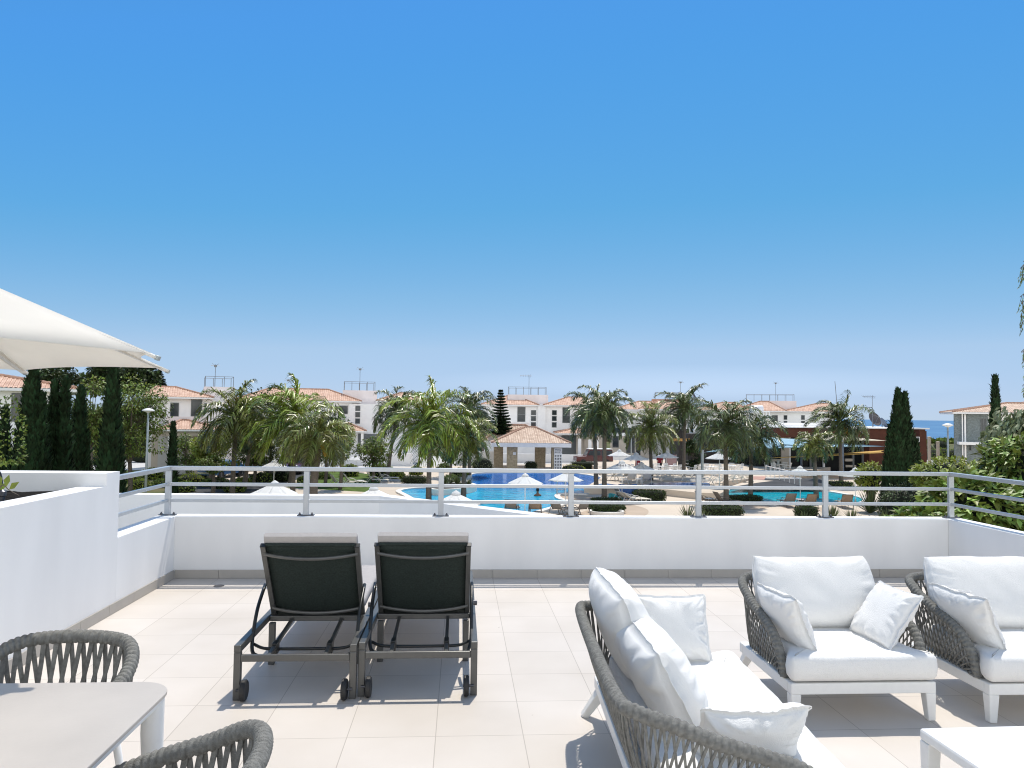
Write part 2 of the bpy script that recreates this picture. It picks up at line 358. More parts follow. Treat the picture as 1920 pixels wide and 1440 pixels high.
for j in range(ny):
    for i in range(nx): a=j*(nx+1)+i; sm.f.append((a,a+1,a+nx+2,a+nx+1))
sm.build('soil','soil',pw,world=True)
# skirting tiles round the foot of the walls
sk_=MB()
for k in range(-2,20):
    x0=.355+.46*(k-6); x1=x0+.457; x0=max(x0,-2.836); x1=min(x1,5.256)
    if x1-x0>.02: sk_.box(x0,x1,7.738,7.749,.001,.088)
for k in range(0,20):
    y1=7.735-.46*k; sk_.box(-2.849,-2.838,y1-.457,y1,.001,.088); sk_.box(5.258,5.269,y1-.457,y1,.001,.088)
structure(sk_.build('skirting','skirting',bevel=.002))
dm=MB().lathe((-2.3,7.42,0),[(.05,.0005),(.05,.003),(.042,.004),(.04,.002),(.001,.002)],20); o=dm.build('floor_drain','bolt'); tag(o,'small round floor drain near the left corner of the terrace','drain')
# railing
ra=thing('railing','grey aluminium railing with three horizontal rails on the parapet','railing',(1.2,7.85,.62))
PX=[-2.965,-1.578,-.193,1.177,2.551,3.951,5.372]
posts=[(x,7.85) for x in PX]+[(5.372,6.47),(5.372,5.09),(5.372,3.7)]
for i,(x,y) in enumerate(posts):
    p=MB().box(x-.028,x+.028,y-.02,y+.02,.625,1.076).build('post','alu_rail',ra,world=True,bevel=.004)
    q=MB().box(x-.085,x+.085,y-.035,y+.035,.6205,.629).build('base_plate','bolt',p,world=True,bevel=.002)
    for s in (-1,1): MB().lathe((x+s*.062,y,.629),[(.013,0),(.013,.010),(.007,.012),(.007,.022),(.002,.024)],8).build('bolt','bolt',p,world=True)
e=MB().box(-2.985,-2.945,6.487,6.517,.625,1.076).build('post','alu_rail',ra,world=True,bevel=.004)
def rail(nm,z0,z1,wd):
    m=MB(); h=(z1-z0); zc=(z0+z1)/2
    m.box(-2.965-wd/2,5.372+wd/2,7.85-wd/2,7.85+wd/2,z0,z1)
    m.box(-2.965-wd/2,-2.965+wd/2,6.487,7.85-wd/2-.0005,z0,z1)
    m.box(5.372-wd/2,5.372+wd/2,-3.8,7.85-wd/2-.0005,z0,z1)
    m.build(nm,'alu_rail',ra,world=True,bevel=.005)
rail('top_rail',1.0765,1.118,.052); rail('middle_rail',.917,.952,.024); rail('lower_rail',.752,.786,.024)
# the neighbour's parapet below the first gap
nb=MB(); A=[(-9,9.72),(-1.03,9.72),(.80,7.955),(1.06,7.955),(-.95,9.90),(-9,9.90)]
nb.prism(A,G,.62); o=nb.build('neighbour_parapet','plaster',bevel=.006); tag(o,'neighbouring white parapet with a slanting end beyond the railing','wall')
structure(MB().prism([(-9,7.96),(.79,7.96),(-1.04,9.71),(-9,9.71)],-1.3,-1.2).build('lower_roof_floor','concrete'))
# sunshade over the dining table
def octa_canopy(c,r,ze,za,n=8,rot=0,sag=.06,valance=0,seg=8):
    """panels between n ribs: rows from the eave up to the apex, a little hollow between the ribs"""
    m=MB(); rows=7
    for k in range(n):
        a0=rot+2*pi*k/n; a1=rot+2*pi*(k+1)/n; o=len(m.v)
        for j in range(rows+1):
            t=j/rows; rr=r*(1-t)+.03*t; z=ze+(za-ze)*t
            p=V((c[0]+rr*cos(a0),c[1]+rr*sin(a0),z)); q=V((c[0]+rr*cos(a1),c[1]+rr*sin(a1),z))
            for i in range(seg+1):
                s=i/seg; b=4*s*(1-s); x=p.lerp(q,s); x.z+=sag*b*(1-t)*.55 if j==0 else -sag*.25*b*(1-t)
                if j==0:
                    cc=V((c[0],c[1],x.z)); x=x.lerp(cc,.05*b)
                m.v.append(tuple(x))
        for j in range(rows):
            for i in range(seg):
                a=o+j*(seg+1)+i; m.f.append((a,a+1,a+seg+2,a+seg+1))
    return m
uc=(-2.784,3.268); um=thing('parasol','large cream parasol over the dining table','parasol',(uc[0],uc[1],0))
mcan=octa_canopy(uc,1.50,1.925,2.53,8,R(-3.5),.018)
can=mcan.build('canopy','canopy_cream',um,world=True,smooth=True,auto=30); so_=can.modifiers.new('thick','SOLIDIFY'); so_.thickness=.004
for k in range(8):
    a=R(-3.5)+2*pi*k/8; e1=V((uc[0]+1.515*cos(a),uc[1]+1.515*sin(a),1.910)); e0=V((uc[0]+.05*cos(a),uc[1]+.05*sin(a),2.50))
    rb=MB().bar(e0-V((0,0,.02)),e1,.022,.014).build('rib','white_metal',um,world=True)
    d=(e1-e0).normalized(); pk=MB().bar(e1-d*.34,e1+d*.012,.07,.010,.04,.014); pk.build('rib_pocket','canopy_cream',rb,world=True,bevel=.004)
    MB().bar(e1+d*.004,e1+d*.022,.026,.02).build('rib_tip','lamp_pole',rb,world=True,bevel=.003)
MB().tube([(uc[0],uc[1],0),(uc[0],uc[1],2.57)],.022,14).build('pole','white_metal',um,world=True,smooth=True,auto=40)
MB().lathe((uc[0],uc[1],2.53),[(.06,0),(.05,.03),(.02,.06),(.005,.07)],14).build('finial','white_metal',um,world=True,smooth=True)
MB().box(uc[0]-.05,uc[0]+.5,uc[1]-.25,uc[1]+.25,.002,.06).build('base','concrete',um,world=True,bevel=.01)
# small things in the planter
p0=onY(3,936,5.55)
gl=thing('garden_spout','black gooseneck spout standing in the planter soil','spout',(p0.x,5.55,1.03))
MB().tube(spline([(-.12,0,.20),(-.07,0,.24),(-.02,0,.19),(0,0,.08)],6),.011,8).build('neck','black_tube',gl,smooth=True)
MB().lathe((0,0,-.02),[(.022,0),(.022,.05),(.03,.055),(.03,.085),(.012,.10)],12).build('base','bolt',gl,smooth=True,auto=40)
# ================================================================== TERRACE FURNITURE
def wrap_rail(path,r,pitch=.026,n=12,amp=.24):
    L=plen(path); N=int(L/pitch*8); pts=resample(path,N)
    return MB().tube(pts,r,n,mod=lambda i,a:1+amp*(abs(sin(pi*(i/8.0)+a*.5))**.7-.6))
def straps(top,bot,count,span,w,th,off,skew=0,bulge=.012,dense=7):
    """flat cords crossing in two layers between the wrapped top rail and the frame"""
    m=MB(); 
    for layer in (1,-1):
        for i in range(count+1):
            t0=i/count
            t1=t0+layer*span/count
            if t1<-.004 or t1>1.004: t1=max(0,min(1,t1))
            a=at(top,t0); b=at(bot,t1)
            tg=(at(top,min(1,t0+.01))-at(top,max(0,t0-.01))).normalized()
            d=(b-a)
            if d.length<.03: continue
            nr=tg.cross(d).normalized(); sd=d.normalized().cross(nr).normalized(); ring=[]
            for k in range(dense+1):
                s=k/dense; c=a.lerp(b,s)+nr*(layer*off*(.35+.65*sin(pi*min(1,s*1.02)))+bulge*sin(pi*s))
                ww=w*(1-.18*sin(pi*s)); tt=th
                ring.append([c+sd*ww/2+nr*tt*.25,c+sd*ww*.28+nr*tt/2,c-sd*ww*.28+nr*tt/2,c-sd*ww/2+nr*tt*.25,c-sd*ww/2-nr*tt*.3,c+sd*ww/2-nr*tt*.3])
            vs=[v for r_ in ring for v in r_]; n=6
            m.add(vs,[(k*n+j,k*n+(j+1)%n,(k+1)*n+(j+1)%n,(k+1)*n+j) for k in range(dense) for j in range(n)]+[tuple(reversed(range(n))),tuple(dense*n+j for j in range(n))])
    return m
def soft_slab(poly,z0,z1,rad=.05,crown=.012,seed=0,wr=.003,n=120):
    """upholstered cushion: outline polygon, rounded edge, slightly crowned top, faint creases"""
    pts=resample([V((*p,0)) for p in poly+[poly[0]]],n+1)[:-1]
    for _ in range(3): pts=[(pts[i-1]+pts[i]*2+pts[(i+1)%n])/4 for i in range(n)]
    area=sum(pts[i].x*pts[(i+1)%n].y-pts[(i+1)%n].x*pts[i].y for i in range(n))
    if area<0: pts=pts[::-1]
    nrm=[]
    for i in range(n):
        d=(pts[(i+2)%n]-pts[i-2]).normalized(); nrm.append(V((d.y,-d.x,0)))
    c=sum(pts,V((0,0,0)))/n; m=MB(); rings=[]
    h=z1-z0
    prof=[(-rad,z0),(-rad*.35,z0+rad*.22)]+[(.0,z0+rad*.7),(.006,z0+h*.5),(.0,z1-rad*.7),(-rad*.12,z1-rad*.35),(-rad*.4,z1-rad*.1),(-rad,z1)]
    for ins,z in prof:
        rings.append([pts[i]+nrm[i]*ins+V((0,0,z)) for i in range(n)])
    for f in (.8,.55,.3,.08):
        rings.append([c.lerp(pts[i]-nrm[i]*rad,f)+V((0,0,z1+crown*(1-f*f)-c.z)) for i in range(n)])
    for j,rg in enumerate(rings):
        for i,p in enumerate(rg):
            k=noise.noise((p.x*7+seed,p.y*7,p.z*9))*wr+noise.noise((p.x*22+seed,p.y*22,p.z*30))*wr*.35
            m.v.append((p.x+nrm[i].x*k,p.y+nrm[i].y*k,p.z+k*(1.5 if j>4 else .3)))
    for j in range(len(rings)-1):
        for i in range(n): m.f.append((j*n+i,j*n+(i+1)%n,(j+1)*n+(i+1)%n,(j+1)*n+i))
    m.f.append(tuple(reversed(range(n)))); o=(len(rings)-1)*n; m.f.append(tuple(o+i for i in range(n)))
    return m
def pillow(w,h,t,seed=0,conc=.06,wr=.008,N=44,rc=.0,pw=.5,sag=0):
    """stuffed cushion in its own XZ plane; rc rounds the corners, wr is the depth of the creases, sag lowers the middle of the top edge"""
    m=MB(); rows=N+1
    def shape(u,v):
        k=1-rc*u*u*v*v
        x=w/2*u*(1-conc*(1-v*v)*u*u)*k; z=h/2*v*(1-conc*(1-u*u)*v*v)*k
        if v>0: z-=sag*h*v*(1-u*u)
        x+=.006*noise.noise((v*3.1+seed,u*1.7,seed)); z+=.006*noise.noise((u*3.3+seed,v*1.3,seed+5))
        return x,z
    for side in (1,-1):
        for j in range(rows):
            for i in range(rows):
                u=-1+2*i/N; v=-1+2*j/N
                u=u*(1.45-.45*u*u); v=v*(1.45-.45*v*v)
                x,z=shape(u,v); e=max(abs(u),abs(v))
                prof=max(0,(1-abs(u)**3.4)*(1-abs(v)**3.4))**pw; belly=.86+.20*(-v)*.5
                y=side*(t/2*prof*belly+.003)
                ang=math.atan2(v,u)
                rad=noise.noise((ang*4.2+seed,e*.9,seed+side*7))+.6*noise.noise((ang*9+seed,e*1.6,seed+side*3))
                fold=math.exp(-((e-.84)/.17)**2)*min(1,(1-e)*14)
                big=noise.noise((x*5+seed,z*5,side*3+seed)); diag=noise.noise(((x+z)*7+seed,(x-z)*2.2,seed+side))
                y+=side*wr*(rad*fold*1.7+(.55*big+.65*diag)*min(1,(1-e)*6))
                if e>.985: y=side*.003+.012*noise.noise((x*9+seed,z*9,2.0))+.005*noise.noise((x*31+seed,z*31,4.0))
                m.v.append((x,y,z))
    n2=rows*rows
    for j in range(N):
        for i in range(N):
            a=j*rows+i; m.f.append((a,a+1,a+rows+1,a+rows)); b=n2+a; m.f.append((b,b+rows,b+rows+1,b+1))
    bd=[i for i in range(N)]+[N+j*rows for j in range(N)]+[N*rows+N-i for i in range(N)]+[(N-j)*rows for j in range(N)]
    for k in range(len(bd)):
        a,b=bd[k],bd[(k+1)%len(bd)]; m.f.append((a,n2+a,n2+b,b))
    m.edge=[tuple((V(m.v[a])+V(m.v[n2+a]))/2) for a in bd]
    return m
def lounge_seat(name,label,cat,hw,D,loc,rz,straps_n,zb=.632,group=None):
    t=thing(name,label,cat,loc,rz,group); zf0,zf1=.155,.217
    fr=MB(); fr.box(-hw,hw,0,.05,zf0,zf1); fr.box(-hw,-hw+.05,.0505,D-.14,zf0,zf1); fr.box(hw-.05,hw,.0505,D-.14,zf0,zf1); fr.box(-hw,hw,D-.1395,D-.09,zf0,zf1)
    fr.box(-hw+.051,hw-.051,.051,D-.14,zf1-.03,zf1-.012)
    fr.build('frame','white_metal',t,bevel=.006)
    for sx in (-1,1):
        MB().bar((sx*(hw-.03),.03,zf0),(sx*(hw-.024),.022,0),.06,.06,.042,.042,up=(0,1,0)).build('leg','white_metal',t,bevel=.005)
        MB().bar((sx*(hw-.05),D-.13,zf0),(sx*(hw-.02),D-.03,0),.06,.055,.042,.038,up=(0,1,0)).build('leg','white_metal',t,bevel=.005)
    half=[(hw-.012,.105,.222),(hw-.004,.125,.305),(hw+.006,.165,.385),(hw+.012,.235,.447),(hw+.016,.36,.492),(hw+.016,.54,.545),(hw+.006,D-.17,.598),(hw-.05,D-.045,.622),(hw-.17,D+.012,.630)]
    if zb!=.632: half=[(a,b,.222+(c-.222)*(zb-.222)/.41) for a,b,c in half]
    top=[(-a,b,c) for a,b,c in half]+[(0,D+.025,zb+.002)]+[(a,b,c) for a,b,c in reversed(half)]
    top=resample(spline(top,10),400)
    hb=[(hw-.025,.11,.222),(hw-.025,.30,.222),(hw-.025,D-.28,.222),(hw-.05,D-.16,.222),(hw-.15,D-.115,.222)]
    bot=[(-a,b,c) for a,b,c in hb]+[(0,D-.112,.222)]+[(a,b,c) for a,b,c in reversed(hb)]
    bot=resample(spline(bot,10),400)
    wrap_rail(top,.0265).build('back_rail','rope',t,smooth=True)
    straps(top,bot,straps_n,3.0,.0115,.0065,.0070).build('rope_weave','rope',t,smooth=True,auto=50)
    # T shaped seat cushion with wings in front of the arm rails
    P=[(-hw-.006,-.022),(hw+.006,-.022),(hw+.006,.055),(hw-.05,.15),(hw-.05,D-.16),(-hw+.05,D-.16),(-hw+.05,.15),(-hw-.006,.055)]
    soft_slab(P,.222,.372,.045,.014,seed=hw*9,n=160).build('seat_cushion','cushion',t,smooth=True)
    return t
def put_quad(parent,bl,br,tl,t,seed,label=None,name='scatter_cushion',flange=.012,**k):
    """cushion stretched on three of its corners (world coordinates)"""
    bl,br,tl=V(bl),V(br),V(tl); x=(br-bl); w=x.length; x/=w; zv=tl-bl; zv-=x*zv.dot(x); h=zv.length; zv/=h; y=zv.cross(x)
    mm=Matrix((x,y,zv)).transposed().to_4x4(); mm.translation=bl+x*w/2+zv*h/2
    m=pillow(w,h,t,seed,**k); o=m.build(name,'cushion',parent,smooth=True)
    if parent: mm=(Matrix.Translation(parent.location)@parent.rotation_euler.to_matrix().to_4x4()).inverted()@mm
    o.matrix_local=mm
    E_=[V(p) for p in m.edge]; n=len(E_); fl=MB()
    if flange:                       # flat sewn border standing off the edge
        for q in range(n):
            p=E_[q]; d=V((p.x,0,p.z)); tg=(E_[(q+1)%n]-E_[q-1]); nr=V((tg.z,0,-tg.x))
            if nr.length<1e-6: nr=d
            nr.normalize()
            if nr.dot(d)<0: nr=-nr
            wv_=.006*noise.noise((q*.7,seed,1))+.003*noise.noise((q*2.1,seed,2))
            for a,b in ((-.004,.0022),(flange,.0012),(flange,-.0012),(-.004,-.0022)): v=p+nr*a; fl.v.append((v.x,v.y+b+(wv_ if a>0 else 0),v.z))
        for q in range(n):
            for c in range(4): fl.f.append((q*4+c,q*4+(c+1)%4,((q+1)%n)*4+(c+1)%4,((q+1)%n)*4+c))
        fl.build('border','cushion',o,smooth=True,auto=50)
    else: MB().tube(E_,.004,6,closed=True).build('piping','cushion',o,smooth=True)
    if label: tag(o,label,'cushion','white scatter cushions')
    return o
# --- two armchairs facing the camera
a1=lounge_seat('armchair','grey rope armchair with white cushions and pillows on both arms','armchair',.42,.86,(2.272,4.075,0),R(0),58,group='grey rope lounge chairs')
BC=dict(name='back_cushion',flange=0,conc=.012,rc=.085,wr=.0075,pw=.40)
put_quad(a1,(1.895,4.60,.365),(2.70,4.60,.365),(1.87,4.80,.80),.25,3,sag=.06,**BC)
put_quad(None,(1.975,4.54,.365),(2.035,4.15,.365),(1.835,4.56,.665),.15,11,'white scatter cushion leaning on the left arm of the middle armchair')
put_quad(None,(2.43,4.53,.375),(2.46,4.15,.375),(2.645,4.50,.665),.15,17,'white scatter cushion leaning on the right arm of the middle armchair',wr=.010)
a2=lounge_seat('armchair','grey rope armchair cut off by the right edge of the photo','armchair',.42,.86,(3.392,4.03,0),R(0),58,group='grey rope lounge chairs')
put_quad(a2,(3.04,4.56,.365),(3.88,4.56,.365),(3.03,4.77,.80),.25,29,sag=.035,**BC)
put_quad(None,(3.085,4.52,.365),(3.15,4.13,.365),(2.945,4.55,.665),.15,31,'white scatter cushion against the left arm of the rightmost armchair')
put_quad(None,(3.03,4.62,.40),(3.14,4.38,.40),(2.99,4.62,.64),.10,37,'white scatter cushion tucked behind another in the rightmost armchair')
# --- sofa, its back to the left
sofa=lounge_seat('sofa','white cushioned two seat sofa with grey rope back','sofa',.80,.86,(1.505,3.395,0),R(87),96)
put_quad(sofa,(.95,3.50,.39),(.95,4.26,.39),(.775,3.50,.84),.27,41,sag=.02,**BC)
put_quad(sofa,(1.00,3.00,.375),(1.0,3.84,.375),(.815,3.03,.735),.28,47,sag=.05,**{**BC,'wr':.012})
put_quad(None,(.98,3.99,.372),(1.365,3.98,.372),(.965,4.12,.69),.16,53,'white scatter cushion at the far arm of the sofa',wr=.012)
put_quad(None,(.93,2.93,.37),(1.345,2.94,.37),(.885,2.80,.585),.15,59,'white scatter cushion at the near arm of the sofa',sag=.10,wr=.015)
# --- coffee table
ct=thing('coffee_table','low white metal coffee table with a flat top','coffee table',(2.62,2.74,0),R(1))
MB().box(-.56,.56,-.50,.50,.275,.325).build('table_top','white_metal',ct,bevel=.012)
for sx in (-1,1):
    for sy in (-1,1): MB().bar((sx*.528,sy*.468,.275),(sx*.532,sy*.472,0),.062,.062,.045,.045,up=(0,1,0)).build('leg','white_metal',ct,bevel=.005)
# --- sun loungers seen from behind
def lounger(label,loc):
    t=thing('sun_lounger',label,'sun lounger',loc,0,'dark framed loungers on the terrace'); hw=.335; L=2.05
    fr=MB()
    for s in (-1,1): fr.box(s*hw-.02,s*hw+.02,0,L,.275,.318)
    fr.box(-hw+.0205,hw-.0205,0,.022,.222,.262); fr.box(-hw+.0205,hw-.0205,L-.04,L,.276,.316); fr.box(-hw+.0205,hw-.0205,.66,.70,.276,.312)
    fr.build('frame','dark_frame',t,bevel=.004)
    for s in (-1,1):
        MB().box(s*hw-.02,s*hw+.02,-.0005,.0395,0,.2745).build('leg','dark_frame',t,bevel=.004)
        MB().box(s*(hw-.045)-.02,s*(hw-.045)+.02,.62,.66,0,.2745).build('leg','dark_frame',t,bevel=.004)
        MB().box(s*hw-.02,s*hw+.02,L-.041,L-.001,0,.2745).build('leg','dark_frame',t,bevel=.004)
        wx=s*(hw-.045); wl=MB()
        wl.v=[];wl.lathe((0,0,0),[(.040,-.016),(.054,-.016),(.060,-.010),(.060,.010),(.054,.016),(.040,.016)],22)
        wl.xf(Matrix.Translation((wx,-.005,.061))@Matrix.Rotation(pi/2,4,'Y'))
        tw=wl.build('wheel','wheel_rubber',t,smooth=True,auto=35)
        hb=MB(); hb.lathe((0,0,0),[(.039,-.012),(.039,.012)],18); hb.xf(Matrix.Translation((wx,-.005,.061))@Matrix.Rotation(pi/2,4,'Y')); hb.build('hub','wheel_grey',tw)
        MB().tube([(wx-.02,-.005,.061),(s*hw,-.005,.061)],.008,8).build('axle','bolt',tw)
    # reclined back
    hy,hz=.70,.335; ty,tz=.37,.832; ux,uy=(ty-hy),(tz-hz)
    def bp(x,s,off=0):
        n=V((0,-uy,ux)).normalized()*-1
        return V((x,hy+ux*s,hz+uy*s))+V((0,uy,-ux)).normalized()*off
    br=MB()
    for s in (-1,1): br.bar(bp(s*.297,-.06),bp(s*.297,1.0),.030,.030,up=(1,0,0))
    for sv_,dz in ((.90,-.028),(.07,-.026)):
        br.tube([bp(.297*u,sv_,-.012-.045*(1-u*u))for u in [-1+2*i/12 for i in range(13)]],.0115,8)
    br.build('back_frame','dark_frame',t,smooth=True,auto=40)
    for s in (-1,1): MB().bar(bp(s*.297,1.0),bp(s*.297,1.012),.036,.036,up=(1,0,0)).build('end_cap','black_tube',t,bevel=.004)
    sl_=MB(); n=10
    for k in range(n+1):
        s=k/n*1.11-.10
        for u in [-1+2*i/8 for i in range(9)]: sl_.v.append(tuple(bp(.284*u,s,.002+.006*(1-u*u))))
    for k in range(n):
        for i in range(8): a=k*9+i; sl_.f.append((a,a+1,a+10,a+9))
    so2=sl_.build('back_sling','black_sling',t,smooth=True); mm=so2.modifiers.new('t','SOLIDIFY'); mm.thickness=.004
    MB().tube([bp(-.284,1.005,.006),bp(.284,1.005,.006)],.011,8).build('sling_hem','black_sling',t)
    # U shaped prop and its ratchet bars
    U=[bp(-.325,.42),V((-.322,.36,.42)),V((-.315,.24,.235)),V((-.27,.20,.195)),V((-.18,.195,.190)),V((0,.195,.190)),V((.18,.195,.190)),V((.27,.20,.195)),V((.315,.24,.235)),V((.322,.36,.42)),bp(.325,.42)]
    MB().tube(spline(U,5),.0115,8).build('prop','black_tube',t,smooth=True)
    MB().tube(spline([(-.315,.27,.245),(-.24,.245,.225),(-.1,.24,.222),(.1,.24,.222),(.24,.245,.225),(.315,.27,.245)],5),.010,8).build('prop_bar','black_tube',t,smooth=True)
    for s in (-1,1):
        MB().bar((s*.165,.02,.24),(s*.165,.68,.29),.022,.022).build('rack','dark_frame',t,bevel=.002)
        MB().box(s*.165-.016,s*.165+.016,.17,.25,.205,.275).build('notch','black_tube',t,bevel=.004)
    MB().tube([bp(.34,.10,0),bp(.365,.10,0)],.018,12).build('knob','bolt',t,smooth=True,auto=40)
    # mattress: along the seat, up the back and a little over the top
    prof=[(L-.02,.352),(1.6,.352),(1.1,.352),(.86,.354),(.755,.388)]+[tuple((bp(0,s,.045)).yz) for s in (.16,.3,.5,.7,.85,.95,1.03,1.09)]
    prof=resample(spline([V((0,a,b)) for a,b in prof],6),90); mt=MB(); hw2=.292; th=.062
    for i,p in enumerate(prof):
        d=(prof[min(i+1,89)]-prof[max(i-1,0)]).normalized(); n_=V((0,-d.z,d.y))
        if n_.z<0: n_=-n_
        if n_.y<0 and abs(d.z)>.5: n_=-n_
        k=1 if 2<i<87 else (.55 if i in(0,89) else .85)
        for x,y in [(-1,-.5),(-1.012,-.15),(-1.012,.15),(-.99,.42),(-.94,.5),(-.5,.53),(0,.54),(.5,.53),(.94,.5),(.99,.42),(1.012,.15),(1.012,-.15),(1,-.5),(.5,-.5),(0,-.5),(-.5,-.5)]:
            wob=.004*noise.noise((x*3,i*.13,loc[0]))
            mt.v.append(tuple(V((x*hw2,0,0))+p+n_*(y*th*k+wob)))
    for i in range(89):
        for j in range(16): mt.f.append((i*16+j,i*16+(j+1)%16,(i+1)*16+(j+1)%16,(i+1)*16+j))
    mt.f.append(tuple(range(16))); mt.f.append(tuple(89*16+j for j in reversed(range(16))))
    mt.build('mattress','mattress',t,smooth=True,auto=60)
    return t
lounger('dark framed sun lounger on the left of the pair, nearer the table',(-.948,4.51,0))
lounger('dark framed sun lounger on the right of the pair, nearer the sofa',(-.232,4.545,0))
# --- dining table and two rope chairs
dt=thing('dining_table','taupe topped dining table with rounded corners and round white legs','dining table',(-1.95,2.16,0))
X1,Y1,X0,Y0=-.965,2.70,-2.72,1.55
def rrect(x0,x1,y0,y1,r,n=8):
    out=[]
    for cx,cy,a in ((x1-r,y1-r,0),(x0+r,y1-r,90),(x0+r,y0+r,180),(x1-r,y0+r,270)):
        for i in range(n+1): b=R(a+90*i/n); out.append((cx+r*cos(b),cy+r*sin(b)))
    return out
MB().prism(rrect(X0,X1,Y0,Y1,.12),.735,.748).build('table_top','table_top',dt,world=True,bevel=.003)
MB().prism(rrect(X0+.008,X1-.008,Y0+.008,Y1-.008,.115),.716,.7345).build('edge_trim','white_metal',dt,world=True,bevel=.003)
MB().prism(rrect(X0+.09,X1-.09,Y0+.09,Y1-.09,.08),.66,.7155).build('apron','white_metal',dt,world=True)
for x in (X0+.11,X1-.06):
    for y in (Y0+.11,Y1-.06): MB().tube([(x,y,.7155),(x,y,.60),(x+(.012 if x>-2 else -.012),y+(.012 if y>2 else -.012),0)],[.036,.036,.022],20).build('leg','white_metal',dt,world=True,smooth=True,auto=40)
def dining_chair(label,loc,rz):
    t=thing('dining_chair',label,'dining chair',loc,rz,'grey rope dining chairs'); hw=.285
    half=[(hw-.02,-.27,.54),(hw,-.20,.59),(hw+.008,-.05,.645),(hw,.10,.69),(hw-.04,.205,.738),(hw-.12,.268,.757)]
    top=[(-a,b,c) for a,b,c in half]+[(0,.292,.762)]+[(a,b,c) for a,b,c in reversed(half)]
    top=resample(spline(top,10),300)
    hb=[(hw-.055,-.23,.43),(hw-.05,-.05,.43),(hw-.06,.10,.43),(hw-.10,.18,.43),(hw-.17,.215,.43)]
    bot=[(-a,b,c) for a,b,c in hb]+[(0,.225,.43)]+[(a,b,c) for a,b,c in reversed(hb)]
    bot=resample(spline(bot,10),300)
    wrap_rail(top,.025,.022).build('back_rail','rope_dark' if False else 'rope',t,smooth=True)
    straps(top,bot,34,1.1,.020,.007,.007,bulge=.02).build('rope_weave','rope',t,smooth=True,auto=50)
    MB().tube(resample(bot,80),.013,8).build('seat_frame','white_metal',t,smooth=True)
    P=[(-.235,-.26),(.235,-.26),(.235,.12),(.16,.205),(-.16,.205),(-.235,.12)]
    soft_slab(P,.42,.475,.025,.01,3,n=90).build('seat_cushion','mattress',t,smooth=True)
    for s in (-1,1):
        MB().tube([(s*(hw-.02),-.27,.54),(s*(hw-.045),-.25,.43),(s*(hw-.03),-.275,0)],[.014,.016,.011],10).build('leg','white_metal',t,smooth=True)
        MB().tube([(s*(hw-.09),.19,.43),(s*(hw-.05),.26,0)],[.016,.011],10).build('leg','white_metal',t,smooth=True)
    return t
dining_chair('grey rope dining chair at the far side of the table under the parasol',(-1.545,2.90,0),R(-3))
dining_chair('grey rope dining chair at the near end of the table, back to the loungers',(-.815,2.055,0),R(-86))
# ================================================================== PLANT MAKERS
def rv(r=rnd):
    while True:
        p=V((r.uniform(-1,1),r.uniform(-1,1),r.uniform(-1,1)))
        if .05<p.length<1: return p
def leaf(m,p,d,nr,L,W):
    """one leaf: pointed, folded a little along its midrib and bent down at the tip"""
    d=d.normalized(); s=d.cross(nr)
    if s.length<.05: s=d.cross(V((1,0,.3)))
    s.normalize(); n=s.cross(d); a=p; b=p+d*L*.5-n*L*.02; c=p+d*L*.96-n*L*.16
    o=len(m.v); m.v.extend([tuple(a),tuple(b+s*W*.5+n*W*.10),tuple(b),tuple(b-s*W*.5+n*W*.10),tuple(c)])
    m.f.extend([(o,o+2,o+1),(o,o+3,o+2),(o+1,o+2,o+4),(o+2,o+3,o+4)])
def tuft(m,p,d,L,W,nr):
    d=d.normalized(); s=d.cross(nr)
    if s.length<.05: s=d.cross(V((1,.2,0)))
    s.normalize(); o=len(m.v)
    m.v.extend([tuple(p-s*W*.3),tuple(p+s*W*.3),tuple(p+d*L*.55+s*W*.5),tuple(p+d*L),tuple(p+d*L*.5-s*W*.5)])
    m.f.append((o,o+1,o+2,o+3,o+4))
